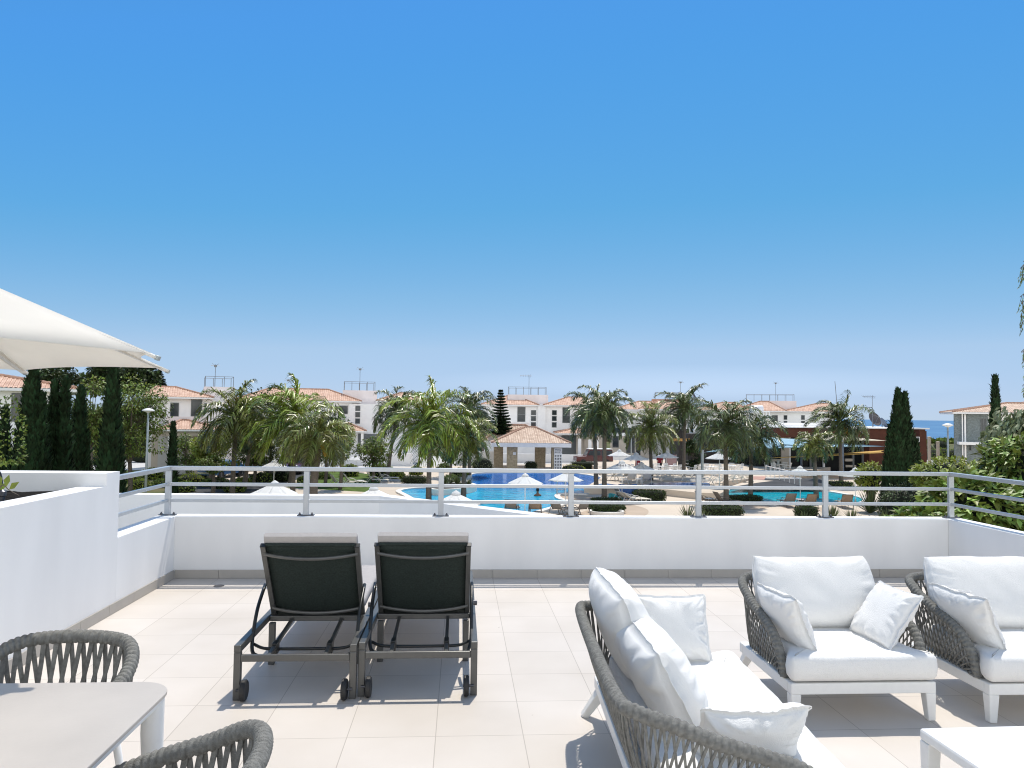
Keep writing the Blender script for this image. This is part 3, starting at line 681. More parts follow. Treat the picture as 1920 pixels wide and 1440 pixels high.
def palm(label,px,hy,Y,rad,r_,wind=(0,0),leafmat='palm_leaf',nf=29,base=G,lean=0,tr=.15,fruit=False,split=36,name='palm_tree',group=None,px_base=None):
    h=onY(px,hy,Y); bx=xat(px_base,Y) if px_base else h.x
    t=thing(name,label,'palm',(bx,Y,base),0,group); H=h.z-base; dx=h.x-bx
    tp=[V((0,0,0)),V((dx*.35,0,H*.4)),V((dx*.8,.05,H*.8)),V((dx,0,H))]; sp=resample(spline(tp,6),max(10,int(H/.16)))
    n=len(sp)
    MB().tube(sp,[tr*(1.25-.35*min(1,i/n*2.5))*(1+.05*(i%2)) for i in range(n)],10).build('trunk','trunk_palm',t,smooth=True)
    m=MB(); wv=V((wind[0],wind[1],0))
    C=V((dx,0,H))
    for k in range(nf):
        az=k*2.39996+r_.uniform(-.25,.25); q=k/nf
        el=R(80)-q*R(118)+r_.uniform(-.15,.15)
        L=rad*r_.uniform(.92,1.18)*(1.0 if q<.8 else .85)*(.85 if q<.12 else 1); N=14
        d=V((cos(az)*cos(el),sin(az)*cos(el),sin(el))); p=C.copy()+V((cos(az),sin(az),0))*.06; pts=[p.copy()]; step=L/N
        g=.135+.09*r_.random()
        for i in range(N):
            d=(d+V((0,0,-g*(.35+1.3*i/N)))+wv*(.10*(i/N))).normalized(); p=p+d*step; pts.append(p.copy())
        m.tube([pts[i] for i in range(0,N+1,2)],[.030*(1-i/N)+.005 for i in range(0,N+1,2)],4)
        side0=d.cross(V((0,0,1)))
        for j in range(split):
            s=.10+.90*j/split; c=at(pts,s); tg=(at(pts,min(1,s+.03))-at(pts,max(0,s-.03))).normalized()
            sd=tg.cross(V((0,0,1)))
            if sd.length<.1: sd=V((-sin(az),cos(az),0))
            sd.normalize(); up=sd.cross(tg)
            ll=rad*.40*(sin(pi*(.13+.84*s))**.7)*r_.uniform(.8,1.15)
            for sg in (-1,1):
                ld=(tg*r_.uniform(.6,.8)+sd*sg*r_.uniform(.6,.95)+up*r_.uniform(-.15,.40)+wv*.25).normalized()
                a=c; b=a+ld*ll*.5; ld2=(ld+V((0,0,-r_.uniform(.7,1.35)))+wv*.3).normalized(); e=b+ld2*ll*.5
                w=.042*(rad/2.6)+.010; wd=ld.cross(V((0,0,1)))
                if wd.length<.1: wd=tg
                wd=(wd.normalized()+up*r_.uniform(-.7,.7)).normalized()
                o=len(m.v); m.v.extend([tuple(a-wd*w*.5),tuple(a+wd*w*.5),tuple(b+wd*w*.6),tuple(b-wd*w*.6),tuple(e)])
                m.f.append((o,o+1,o+2,o+3)); m.f.append((o+3,o+2,o+4))
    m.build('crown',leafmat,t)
    MB().lathe((dx,0,H-.55),[(tr*.85,0),(tr*1.15,.25),(tr*1.0,.6),(tr*.4,.95)],10).build('crownshaft','palm_leaf_dark',t,smooth=True)
    if fruit:
        f=MB()
        for i in range(90):
            a=i*2.4; s=i/90; f.sphere((dx+.25+.30*s+.10*cos(a),-.35+.12*sin(a),H-.25-.8*s),.05,6,4)
        f.build('fruit_cluster','palm_fruit',t,smooth=True)
    return t
def cypress(label,px,py_top,Y,hwpx,r_,tips=((0,1,1),),base=G,dens=1.0,name='cypress_tree',group=None,tl=.31):
    top=onY(px,py_top,Y); H=top.z-base; w=hwpx*Y/FPX
    t=thing(name,label,'cypress',(top.x,Y,base),0,group)
    MB().tube([(0,0,0),(0,0,H*.5),(0,0,H*.92)],[w*.12+.04,w*.08,.02],8).build('trunk','trunk',t,smooth=True)
    m=MB(); core=MB()
    for (ox,fh,fw) in tips:
        hh=H*fh; ww=w*fw
        def rad(s): return ww*(min(1,(s+.02)*9)**.5)*(1-s**1.4)**.95*(.90+.10*(1-s))
        core.lathe((ox*w,0,0),[(max(.01,rad(s)*.80*(1+.06*noise.noise((s*9,ox,1)))),s*hh*.985) for s in [i/24 for i in range(25)]],14)
        n=int(5200*dens*fh*max(.35,fw)*(H/7)*max(.6,w))
        for i in range(n):
            s=1-(1-r_.random())**.62 if False else r_.random()**.85
            a=r_.uniform(0,2*pi); lump=1+.18*noise.noise((cos(a)*1.8+ox*5,sin(a)*1.8,s*hh*1.1))+.10*noise.noise((cos(a)*4,sin(a)*4+ox,s*hh*2.6))
            rr=rad(s)*lump*r_.uniform(.80,1.04)
            p=V((ox*w+rr*cos(a),rr*sin(a),s*hh)); out=V((cos(a),sin(a),0))
            d=V((0,0,1))*r_.uniform(.7,1.2)+out*r_.uniform(.1,.65)+rv(r_)*.25
            tuft(m,p,d,tl*r_.uniform(.6,1.3),tl*.34*r_.uniform(.7,1.3),out+rv(r_)*.6)
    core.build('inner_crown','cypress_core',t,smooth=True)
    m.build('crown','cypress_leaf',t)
    return t
def tree(label,px,pyc,Y,rw,rh,r_,leafmat='leaf_mid',n=2600,L=.22,clumps=26,name='broadleaf_tree',cat='tree',base=G,limbs=7,group=None,flat=1.0,drop=0,trunk_r=.13,px_base=None):
    """crown of many leafy clumps round a branching trunk; rw, rh: half width and half height in photo pixels"""
    c=onY(px,pyc,Y); w=rw*Y/FPX; h=rh*Y/FPX; bx=xat(px_base,Y) if px_base else c.x
    t=thing(name,label,cat,(bx,Y,base),0,group); cz=c.z-base; ox=c.x-bx
    tm=MB(); fork=max(.3,cz-h*.75)
    tm.tube(spline([(0,0,0),(.06+ox*.2,.03,fork*.5),(ox*.6,0,fork)],5),[trunk_r*(1.15-.35*i/10) for i in range(11)],8)
    m=MB()
    for k in range(clumps):
        while True:
            u=rv(r_)
            if u.length>.42: break
        cc=V((ox+u.x*w*.82,u.y*w*.82*flat,cz+u.z*h*.82)); cr=min(w,h)*r_.uniform(.26,.46)
        if k<limbs: tm.tube(spline([(ox*.6,0,fork),(ox*.6+(cc.x-ox*.6)*.4,cc.y*.4,fork+(cc.z-fork)*.55),tuple(cc)],4),[trunk_r*.6*(1-.085*i) for i in range(9)],6)
        else: tm.tube([(ox+(cc.x-ox)*.3,cc.y*.3,cz+(cc.z-cz)*.25-h*.15),tuple(cc)],[trunk_r*.18,trunk_r*.05],4)
        for i in range(n//clumps):
            q=rv(r_); f=q.length; q=q.normalized()*(f**.45); p=cc+V((q.x*cr,q.y*cr,q.z*cr*.8)); d=(q+rv(r_)*.9+V((0,0,-.25-drop))).normalized()
            leaf(m,p,d,V((0,0,1))+rv(r_)*.7,L*r_.uniform(.65,1.25),L*.5*r_.uniform(.8,1.2))
    tm.build('trunk','trunk',t,smooth=True); m.build('crown',leafmat,t)
    return t
def bush(label,x,y,z,w,d,h,r_,leafmat='leaf_lime',n=900,L=.12,name='shrub',cat='shrub',group=None,core=True,box=0.0,W=.5):
    """low shrub or clipped hedge: dark core under a skin of small leaves; box 0 = mound, 1 = squared block"""
    t=thing(name,label,cat,(x,y,z),0,group); pw=2+6*box
    def surf(q,k=1.0):
        q=q.normalized(); s=(abs(q.x)**pw+abs(q.y)**pw+abs(q.z)**pw)**(-1/pw)
        lump=1+(1-box*.85)*.16*noise.noise((q.x*2.2+x,q.y*2.2,q.z*2.2+y))
        return V((q.x*s*w/2*lump*k,q.y*s*d/2*lump*k,h*(.5 if box>.3 else .35)+q.z*s*(h*.5 if box>.3 else h*.65)*lump*k))
    if core:
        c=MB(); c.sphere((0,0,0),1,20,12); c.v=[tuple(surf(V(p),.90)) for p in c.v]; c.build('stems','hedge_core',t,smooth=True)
    m=MB()
    for i in range(n):
        q=rv(r_); p=surf(q,r_.uniform(.86,1.02))
        if p.z<.02: p.z=.02+.1*r_.random()
        leaf(m,p,q.normalized()*.8+rv(r_)*.8+V((0,0,.25)),q.normalized()+rv(r_)*.5+V((0,0,.4)),L*r_.uniform(.7,1.3),L*W)
    m.build('foliage',leafmat,t)
    return t
def spiky(label,x,y,z,r,n,r_,group=None,name='spiky_plant'):
    t=thing(name,label,'spiky plant',(x,y,z),0,group); m=MB()
    for i in range(n):
        a=r_.uniform(0,2*pi); el=r_.uniform(R(25),R(85)); L=r*r_.uniform(.7,1.15); d=V((cos(a)*cos(el),sin(a)*cos(el),sin(el))); s=d.cross(V((0,0,1))).normalized(); p=V((cos(a)*.06,sin(a)*.06,0))
        e=V((0,0,-1))*L*.10*cos(el); w=.035*r/.9
        o=len(m.v); q=p+d*L*.5; m.v.extend([tuple(p-s*w*.5),tuple(p+s*w*.5),tuple(q+s*w*.55),tuple(q-s*w*.55),tuple(p+d*L+e)]); m.f.extend([(o,o+1,o+2,o+3),(o+3,o+2,o+4)])
    m.build('leaves','spiky_leaf',t); MB().lathe((0,0,0),[(.10,0),(.08,.12),(.02,.16)],8).build('stem','trunk',t)
    return t
def norfolk(label,px,py_top,py_base,Y,rpx,r_):
    a=onY(px,py_top,Y); H=a.z-G; w=rpx*Y/FPX; t=thing('norfolk_pine',label,'conifer',(a.x,Y,G))
    MB().tube([(0,0,0),(0,0,H*.6),(0,0,H)],[.16,.09,.015],8).build('trunk','trunk',t,smooth=True)
    m=MB(); zb=zat(px,py_base,Y)-G; tiers=15
    for k in range(tiers):
        s=k/(tiers-1); z=zb+(H-zb)*(s**.93)*.985; rr=w*(1-s)**.85+.10; nb_=10
        for j in range(nb_):
            az=2*pi*j/nb_+k*.7+r_.uniform(-.15,.15); L=rr*r_.uniform(.85,1.1)
            for i in range(26):
                f=(i+1)/26; p=V((cos(az)*L*f,sin(az)*L*f,z+.12*L*f*f)); sd=V((-sin(az),cos(az),0))
                for sg in (-1,1): tuft(m,p,sd*sg*.8+V((cos(az),sin(az),0))*.6+V((0,0,r_.uniform(-.5,.8))),.55*(1.1-f*.5)*max(.5,rr/1.4),.24,V((0,0,1))+rv(r_)*.5)
    m.build('crown','cypress_leaf',t)
    return t
# ================================================================== GROUND, SEA
def sheet(name,poly,z,m,kind='structure',px=True,th=None):
    pts=[tuple(onZ(*p,z))[:2] for p in poly] if px else poly
    mb=MB(); n=len(pts); a=sum(pts[i][0]*pts[(i+1)%n][1]-pts[(i+1)%n][0]*pts[i][1] for i in range(n))
    if a<0: pts=pts[::-1]
    if th: mb.prism(pts,z-th,z)
    else: mb.v=[(x,y,z) for x,y in pts]; mb.f=[tuple(range(n))]
    return tag(mb.build(name,m),kind=kind)
def smooth_px(pts,n=5): return [tuple(p)[:2] for p in spline([V((a,b,0)) for a,b in pts],n,closed=True)]
sheet('terrain',[(-900,-60),(160,-60),(150,168),(105,182),(78,172),(66,300),(40,900),(-900,900)],G-.004,'terrain',px=False)
sheet('sea',[(-9000,60),(9000,60),(9000,16000),(-9000,16000)],G-5.5,'sea_water',px=False)
RZ=G+.45                                                    # the raised deck beyond the low wall
sheet('pool_deck',[(-3.5,22),(55,22),(60,72),(36,88),(-22,88),(-24,70),(-12,48),(-8,30)],G,'paving',px=False)
sheet('lawn',[(-12.5,55),(-6,52),(-6.5,66),(-13,72)],G+.004,'lawn',px=False)
sheet('road',[(-75,58),(-12,74),(10,83),(60,83),(66,100),(8,100),(-16,92),(-75,80)],G+.008,'concrete',px=False)
sheet('street',[(-40,34),(-14,47),(-12.6,70),(-17,72),(-19.5,50),(-40,44)],G+.004,'asphalt',px=False)
# main pool, its kerb and the planted islands
POOL=[(752,922),(775,917.5),(805,916.5),(838,914.5),(866,911),(879,905),(885,896),(894,889),(985,887),(1078,889),(1131,898.5),(1136,905),(1120,910),(1096,913.5),(1095,926.5),(1083,927),(1062,926.5),(1043,928.5),(1040,933.5),(1049,938.5),(1066,942.5),(1050,947),(1018,957),(960,970),(870,966),(795,945),(765,930)]
def grow(pts,d):
    P=[onZ(*p,G) for p in pts]; n=len(P); a=sum(P[i].x*P[(i+1)%n].y-P[(i+1)%n].x*P[i].y for i in range(n)); s=1 if a>0 else -1
    out=[]
    for i in range(n):
        t=(P[(i+1)%n]-P[i-1]).normalized(); out.append((P[i].x+t.y*d*s,P[i].y-t.x*d*s))
    return out
def pool(name,pts,wmat,kerb=.38):
    P=[tuple(onZ(*p,G))[:2] for p in pts]; O=grow(pts,kerb); n=len(P)
    sheet(name+'_water',P,G+.02,wmat,px=False)
    kb=MB(); kb.v=[(x,y,G+.10) for x,y in P]+[(x,y,G+.10) for x,y in O]+[(x,y,G+.005) for x,y in P]+[(x,y,G+.002) for x,y in O]
    for i in range(n):
        j=(i+1)%n; kb.f+=[(i,j,n+j,n+i),(i,j,2*n+j,2*n+i),(n+i,n+j,3*n+j,3*n+i)]
    return tag(kb.build(name+'_kerb','kerb_white'),kind='structure')
pool('pool',smooth_px(POOL,3),'pool_water')
POOL2=[(1369,918.5),(1420,916),(1480,915.5),(1535,921),(1580,928),(1614,936),(1608,944),(1540,944.5),(1435,943),(1375,943.5)]
pool('second_pool',smooth_px(POOL2,3),'pool_water_shallow')
ISL=[(800,925.5),(815,919.5),(845,915.5),(878,915.5),(893,918.5),(891,922.5),(876,926),(840,929),(812,929)]
isl=[tuple(onZ(*p,G))[:2] for p in smooth_px(ISL,4)]
structure(MB().prism(isl,G-.1,G+.42).build('planted_island','kerb_white'))
structure(MB().prism([(sum(p[0] for p in isl)/len(isl)*.14+x*.86,sum(p[1] for p in isl)/len(isl)*.14+y*.86) for x,y in isl],G+.3,G+.424).build('island_soil','soil'))
sheet('round_terrace',smooth_px([(1046,933),(1052,930),(1080,928.5),(1110,931),(1112,937),(1085,940),(1055,938)],4),G+.008,'paving_tan')
sheet('round_paving',smooth_px([(1085,962),(1160,945),(1200,950),(1216,958),(1205,968),(1150,978),(1090,976)],4),G+.008,'paving_tan')
sheet('round_paving',smooth_px([(1376,944),(1440,947),(1436,953),(1400,956),(1370,952)],4),G+.008,'paving_tan')
sheet('round_paving',smooth_px([(1464,949),(1540,951),(1560,958),(1500,957)],4),G+.008,'paving_tan')
# raised deck with the channel pool; its low beige wall towards us
edge=[(1095,927),(1141,925.5),(1190,927),(1251,930),(1304,936),(1350,938),(1362,934),(1352,925),(1356,913),(1480,900)]
e0=[onZ(*p,G) for p in edge]; deck=[(p.x,p.y) for p in e0]+[(46,84),(14,84)]+[tuple(onZ(1137,899,G))[:2]]
structure(MB().prism(deck,G-.1,RZ).build('raised_deck','paving'))
CH=[(1131,906),(1163,909.7),(1202,909),(1229,905.5),(1263,904.2),(1305,904.8),(1328,905.5),(1328,912.5),(1290,914),(1240,915),(1180,916),(1120,913)]
chp=[tuple(onZ(*p,RZ))[:2] for p in smooth_px(CH,3)]
sheet('channel_water',chp,RZ+.006,'channel_water',px=False)
sheet('shaded_paving',[(1362,912),(1430,897),(1535,897),(1560,911)],RZ+.004,'asphalt')  # dark sheet on the deck: the shade is put into its colour
sheet('pink_paving',[(1405,899.5),(1412,893),(1436,893),(1433,899.5)],RZ+.008,'paving_pink')
sheet('sandy_paving',[(1372,911),(1410,899),(1450,901.5),(1420,905),(1372,913)],RZ+.008,'paving')
# ================================================================== HOUSES
def roof_face(m,a,b,ra,rb,step=.11,amp=.035):
    """one tiled slope: eave a-b, ridge ra-rb (a point for a triangle); rows of round tiles run up the slope"""
    a,b,ra,rb=V(a),V(b),V(ra),V(rb); e=b-a; Lh=e.length; eu=e/Lh
    pr=ra-a; up=(pr-eu*pr.dot(eu)); Hs=up.length; up/=Hs; n=eu.cross(up).normalized()
    if n.z<0: n=-n
    ua=pr.dot(eu); ub=(rb-a).dot(eu); N=max(4,int(Lh/step)); o=len(m.v)
    if m.uv is None: m.uv=[]
    for i in range(N+1):
        u=Lh*i/N
        if u<ua: vm=Hs*u/max(ua,1e-6)
        elif u>ub: vm=Hs*(Lh-u)/max(Lh-ub,1e-6)
        else: vm=Hs
        off=n*(amp*(1 if i%2 else -1)*.5)
        p0_=a+eu*u+off; p1_=a+eu*u+up*vm+off
        m.v+=[tuple(p0_),tuple(p1_)]; m.uv+=[(u,0),(u,vm)]
    for i in range(N): k=o+2*i; m.f.append((k,k+2,k+3,k+1))
def hip_roof(parent,x0,x1,y0,y1,z,zr,mt='roof_tile',over=.0,step=.11,fascia='plaster_far',ridge=None,th=.16):
    """hip roof over an eave rectangle, world coordinates; ridge: (rx0,rx1) else from 45 degree hips"""
    w_,d_=x1-x0,y1-y0; ym=(y0+y1)/2
    if ridge: rx0,rx1=ridge
    else: h=min(w_,d_)/2; rx0,rx1=x0+h,x1-h
    if rx1<rx0: rx0=rx1=(x0+x1)/2
    m=MB(); A,B,C,D=(x0,y0,z),(x1,y0,z),(x1,y1,z),(x0,y1,z); P,Q=(rx0,ym,zr),(rx1,ym,zr)
    roof_face(m,A,B,P,Q,step); roof_face(m,B,C,Q,Q,step); roof_face(m,C,D,Q,P,step); roof_face(m,D,A,P,P,step)
    r=m.build('roof',mt,parent,world=True)
    cap=MB()
    for a,b in ((A,P),(B,Q),(C,Q),(D,P),(P,Q)):
        a,b=V(a),V(b)
        if (b-a).length<.1: continue
        nn=max(3,int((b-a).length/.19)); cap.tube([a.lerp(b,i/nn)+V((0,0,.03)) for i in range(nn+1)],[.085+.02*(i%2) for i in range(nn+1)],6)
    cap.build('ridge_cap','roof_ridge',r,world=False) if False else None
    rc=MB(); rc.v=cap.v; rc.f=cap.f; o=rc.build('ridge_cap','roof_ridge',r,world=True)
    MB().box(x0+.02,x1-.02,y0+.02,y1-.02,z-th,z-.022).build('fascia',fascia,parent,world=True)
    return r
def window(parent,Y,x0,x1,z0,z1,cols=1,rows=1,sh=False,frame='window_frame'):
    f=MB(); b=.06; y0,y1=Y-.035,Y+.02
    f.box(x0,x0+b,y0,y1,z0,z1); f.box(x1-b,x1,y0,y1,z0,z1); f.box(x0+b,x1-b,y0,y1,z0,z0+b); f.box(x0+b,x1-b,y0,y1,z1-b,z1)
    for i in range(1,cols): xx=x0+(x1-x0)*i/cols; f.box(xx-.03,xx+.03,y0,y1,z0+b,z1-b)
    for i in range(1,rows): zz=z0+(z1-z0)*i/rows; f.box(x0+b,x1-b,y0+.003,y1,zz-.05,zz+.05)
    w_=f.build('window',frame,parent,world=True)
    MB().box(x0+b*.5,x1-b*.5,Y-.012,Y+.006,z0+b*.5,z1-b*.5).build('pane','glass_dark',w_,world=True)
    return w_
def win_px(parent,Y,a,b,t,bt,**k): 
    z1=zat((a+b)/2,t,Y); z0=zat((a+b)/2,bt,Y); return window(parent,Y,xat(a,Y),xat(b,Y),z0,z1,**k)
def railbox(parent,x0,x1,y0,y1,z,h,n=4):
    r=MB()
    for i in range(n+1):
        x=x0+(x1-x0)*i/n
        for y in (y0,y1): r.tube([(x,y,z),(x,y,z+h)],.030,5)
    for y in (y0,y1):
        for k in (1,): r.tube([(x0,y,z+h*k),(x1,y,z+h*k)],.022,5)
    for x in (x0,x1): r.tube([(x,y0,z+h),(x,y1,z+h)],.022,5)
    return r.build('roof_railing','antenna',parent,world=True)
def antenna(parent,x,y,z,h,lean=0,arms=True,style=0):
    a=MB(); top=V((x+lean,y,z+h)); a.tube([(x,y,z),tuple(top)],.026,6)
    if arms:
        d=V((1,.15,0)).normalized(); c=top-V((0,0,.12))
        if style==0:
            for s in (-1,1): a.tube([tuple(c),tuple(c+d*s*.34+V((0,0,.20)))],.014,4)
            a.tube([tuple(c-d*.45),tuple(c+d*.45)],.02,4); a.box(top.x-.14,top.x+.14,y-.05,y+.05,top.z-.26,top.z-.06)
        else:
            a.tube([tuple(c-d*1.2),tuple(c+d*.4)],.022,4)
            for k in range(7): q=c-d*(1.15-.22*k); a.tube([tuple(q-V((0,.3,.12+.015*k))),tuple(q+V((0,.3,.12+.015*k)))],.014,4)
    return a.build('antenna','antenna',parent,world=True)
def block(parent,name,a,b,top,Y,D,m='plaster_far',z0=G,bot=None):
    x0,x1=xat(a,Y),xat(b,Y); z1=zat((a+b)/2,top,Y)
    if bot: z0=zat((a+b)/2,bot,Y)
    return MB().box(x0,x1,Y,Y+D,z0,z1).build(name,m,parent,world=True)
def roof_px(parent,a,b,ey,ay,Y,D,mt='roof_tile',ridge=None,**k):
    x0,x1=xat(a,Y),xat(b,Y); z=zat((a+b)/2,ey,Y); yr=Y+D/2
    zr=zat((ridge[0]+ridge[1])/2 if ridge else (a+b)/2,ay,yr); rr=(xat(ridge[0],yr),xat(ridge[1],yr)) if ridge else None
    return hip_roof(parent,x0,x1,Y,Y+D,z,zr,mt,ridge=rr,**k)
def house(label,px,Y,turn=0):
    h=thing('house',label,'house',(xat(px,Y),Y,G),0,None); az=math.atan2(xat(px,Y),Y); h.rotation_euler.z=-az*.97+R(turn); h.scale.x=cos(math.atan((px-960)/FPX)); return h
# far left house, partly behind the cypresses
h=house('white house with terracotta hip roof behind the cypresses under the parasol',137,38)
block(h,'wall',-120,137,727,38.6,9); roof_px(h,-150,150,727,696.5,38.0,10.2,ridge=(-30,5))
win_px(h,38.6,30,58,738,790); block(h,'balcony',-60,6,800,38.0,.5,bot=838)
# house A
Y=66; h=house('white house with two hip roofs and small porch, between street lamp and palms',335,Y)
block(h,'wall',281,440,745,Y+.7,9); roof_px(h,265,402,744,726.5,Y,9.5,ridge=(326,362))
win_px(h,Y+.7,323,340,755,782); win_px(h,Y+.7,363,385,749,781)
block(h,'balcony','' or 293,372,781,Y-2.2,.18,m='plaster_pink',bot=800)
MB().box(xat(293,Y),xat(293,Y)+.18,Y-2.0,Y+.7,zat(300,800,Y),zat(300,781,Y-2.2)-.003).build('balcony_side','plaster_far',h,world=True)
roof_px(h,258,392,805,787.5,Y-4.6,4.8,ridge=(322,332))
block(h,'porch_beam',276,384,808,Y-4.2,.35,bot=817,m='plaster_beige'); 
for a in (284,350,372): block(h,'porch_post',a-4,a+3,816.5,Y-4.1,.3)
block(h,'garage_door',292,346,818,Y-.6,.1,m='concrete'); block(h,'porch_wall',281,392,808,Y-.4,.6,m='plaster_beige')
block(h,'stair_tower',402,463,725,Y+2.5,5,m='plaster_pink'); railbox(h,xat(405,Y+2.7),xat(461,Y+2.7),Y+2.8,Y+7.2,zat(430,725,Y+2.5),.95,3)
antenna(h,xat(440,Y+5),Y+5,zat(440,725,Y+2.5),zat(440,683,Y+5)-zat(440,725,Y+2.5)-.0)
win_px(h,Y+.7,389,397,756,764)
# house B
Y=82; h=house('white house with narrow stacked windows between the leafy tree and dark palm',650,Y)
block(h,'wall',470,660,752,Y+.6,9); roof_px(h,440,677,750.5,730,Y,9.6,ridge=(515,625))
block(h,'stair_tower',647,713,732,Y+2.5,5,m='plaster_pink'); block(h,'tower_wall',655,711,757,Y+.3,2.3,m='plaster_far')
block(h,'wall',707,790,753,Y+.6,9); roof_px(h,706,812,751.5,737,Y,9.6,ridge=(762,782))
railbox(h,xat(650,Y+2.6),xat(709,Y+2.6),Y+2.7,Y+7.3,zat(680,732,Y+2.5),.98,4); antenna(h,xat(683,Y+4),Y+4,zat(683,732,Y+2.5),zat(683,690,Y+4)-zat(683,732,Y+2.5))
win_px(h,Y+.6,636.5,653,760.5,776.5)
for a,b in ((666.5,676),(710,720)):
    for t,u in ((760.5,770.5),(772.5,782.5),(784.5,794.5)): win_px(h,Y+.3 if a<700 else Y+.6,a,b,t,u)
roof_px(h,612,677,807.5,793,Y-4,4.6,ridge=(640,648)); block(h,'porch_post',668,673,809,Y-3.6,.4)
block(h,'garage_opening',671,720,814,Y+.15,.2,m='window_frame'); block(h,'wall_base',600,671,808,Y-.2,.6)
antenna(h,xat(566,Y+5),Y+5,zat(566,733,Y+5),1.3,lean=-.95)
# house C
Y=92; h=house('white house with two tiled roofs and roof railing behind the pool pavilion',985,Y)
block(h,'wall',905,1012,760,Y+.6,9); roof_px(h,901,1010,758.5,741.5,Y,9.6,ridge=(947,958))
block(h,'stair_tower',948,1024,740,Y+2.5,5,m='plaster_pink'); block(h,'tower_wall',1008,1022,758,Y+.3,2.3)
block(h,'wall',1020,1112,762,Y+.6,9); roof_px(h,1018,1135,760,745,Y,9.6,ridge=(1058,1085))
railbox(h,xat(949,Y+2.6),xat(1020,Y+2.6),Y+2.7,Y+7.3,zat(985,740,Y+2.5),.98,5); antenna(h,xat(986,Y+4),Y+4,zat(986,740,Y+2.5),zat(986,703,Y+4)-zat(986,740,Y+2.5),style=1)
for a,b in ((994.5,1004),(1033.5,1042.5)):
    for t,u in ((769,778.5),(780,789.5),(791.5,801.5)): win_px(h,Y+.6,a,b,t,u)
win_px(h,Y+.6,969,984,763,791,rows=2); win_px(h,Y+.6,1053,1067,764,793,rows=2); win_px(h,Y+.6,1084,1097,768,795)
block(h,'balcony',913,996,792,Y-2.4,.18,m='plaster_pink',bot=806); block(h,'wall_base',930,1012,806,Y-.2,.7)
roof_px(h,1046,1128,812.5,804,Y-4.2,4.8,ridge=(1075,1105)); block(h,'porch_beam',1086,1126,814,Y-3.8,.3,bot=822,m='plaster_beige')
for a in (1088,1107,1120): block(h,'porch_post',a,a+6,821.5,Y-3.7,.3)
block(h,'door',1095,1103,823,Y-.3,.1,m='plaster_beige'); block(h,'porch_wall',1080,1128,815,Y-.15,.6,m='plaster_beige')
block(h,'garage_opening',1052,1086,817,Y+.2,.3,m='window_frame')
# house D
Y=98; h=house('white house with low pink roof parapet, left of the tall leaning palm',1215,Y)
block(h,'wall',1150,1290,768,Y+.6,9); roof_px(h,1151,1232,767.5,752.5,Y,9.6,ridge=(1182,1206)); roof_px(h,1200,1300,767,751.5,Y-.8,9.6,ridge=(1222,1262))
block(h,'stair_tower',1204,1262,748.5,Y+5.5,4,m='roof_ridge'); railbox(h,xat(1210,Y+5.6),xat(1256,Y+5.6),Y+5.7,Y+9,zat(1230,748.5,Y+5.5),.98,2)
antenna(h,xat(1252,Y+7),Y+7,zat(1252,749,Y+5.5),2.6)
win_px(h,Y+.6,1162.5,1173,774.5,794); win_px(h,Y+.6,1179.5,1185,774.5,785); win_px(h,Y+.6,1231,1244,774,795); win_px(h,Y+.6,1259,1272,773,796.5,rows=2)
block(h,'porch_wall',1150,1290,817,Y-1.5,2.0,m='plaster_beige'); block(h,'balcony',1150,1240,800,Y-1.7,.15,m='plaster_far',bot=818)
win_px(h,Y-1.5,1203,1219,823,833); block(h,'garage_door',1225,1262,820,Y-1.58,.07,m='concrete'); win_px(h,Y-1.5,1154,1166,818,840); win_px(h,Y-1.5,1180,1196,818,850,cols=2)
# house E
Y=106; h=house('long white house with tiled roofs behind the red restaurant',1430,Y)
block(h,'wall',1296,1552,771,Y+.6,9); roof_px(h,1288,1400,768.5,754,Y,9.6,ridge=(1332,1360)); roof_px(h,1372,1477,770,752.5,Y-.6,9.6,ridge=(1405,1420)); roof_px(h,1466,1556,771.5,757,Y,9.6,ridge=(1505,1525))
block(h,'stair_tower',1408,1469,751.5,Y+4.5,4,m='plaster_pink'); railbox(h,xat(1377,Y+4.7),xat(1464,Y+4.7),Y+4.7,Y+8.2,zat(1420,751.5,Y+4.5),.98,6)
antenna(h,xat(1425,Y+6),Y+6,zat(1425,751.5,Y+4.5),zat(1425,717,Y+6)-zat(1425,751.5,Y+4.5))
win_px(h,Y+.6,1443.5,1454.5,778.5,791.5); 
for a in (1465,1496):
    for t,u in ((778.5,787),(789,796)): win_px(h,Y+.6,a,a+6.5,t,u)
win_px(h,Y+.6,1316,1322,776,785)
# stone clad house on the right
Y=62; h=house('grey stone clad house with pale tiled roof beside the sea on the right',1800,Y,7)
block(h,'wall',1781,1797,774,Y+.8,.35,m='stone_blue'); block(h,'wall',1803,1842,776,Y+.8,7,m='stone_blue'); block(h,'wall',1842,1990,776,Y+.8,7,m='plaster_far')
block(h,'corner_post',1797,1799,774,Y+.6,.3,m='plaster_far'); block(h,'corner_post',1802,1805,777,Y+.55,.24,m='plaster_far'); block(h,'dark_recess',1799,1802,777,Y+1.1,.2,m='window_frame')
block(h,'wall',1789,1804,774,Y+6,.35,m='stone_blue')
roof_px(h,1787,1990,773.5,757,Y,8.5,mt='roof_tile_pale',ridge=(1838,1905),step=.13)
win_px(h,Y+.8,1828,1839,784,822,cols=2); block(h,'canopy_slab',1805,1844,829,Y-.6,1.3,bot=834); win_px(h,Y+.8,1806,1812,833,845); win_px(h,Y+.8,1824,1843,836,850)
block(h,'stair_tower',1876,1990,752,Y+5,4); railbox(h,xat(1878,Y+5),xat(1960,Y+5),Y+5.1,Y+8.5,zat(1900,752,Y+5),.75,3)
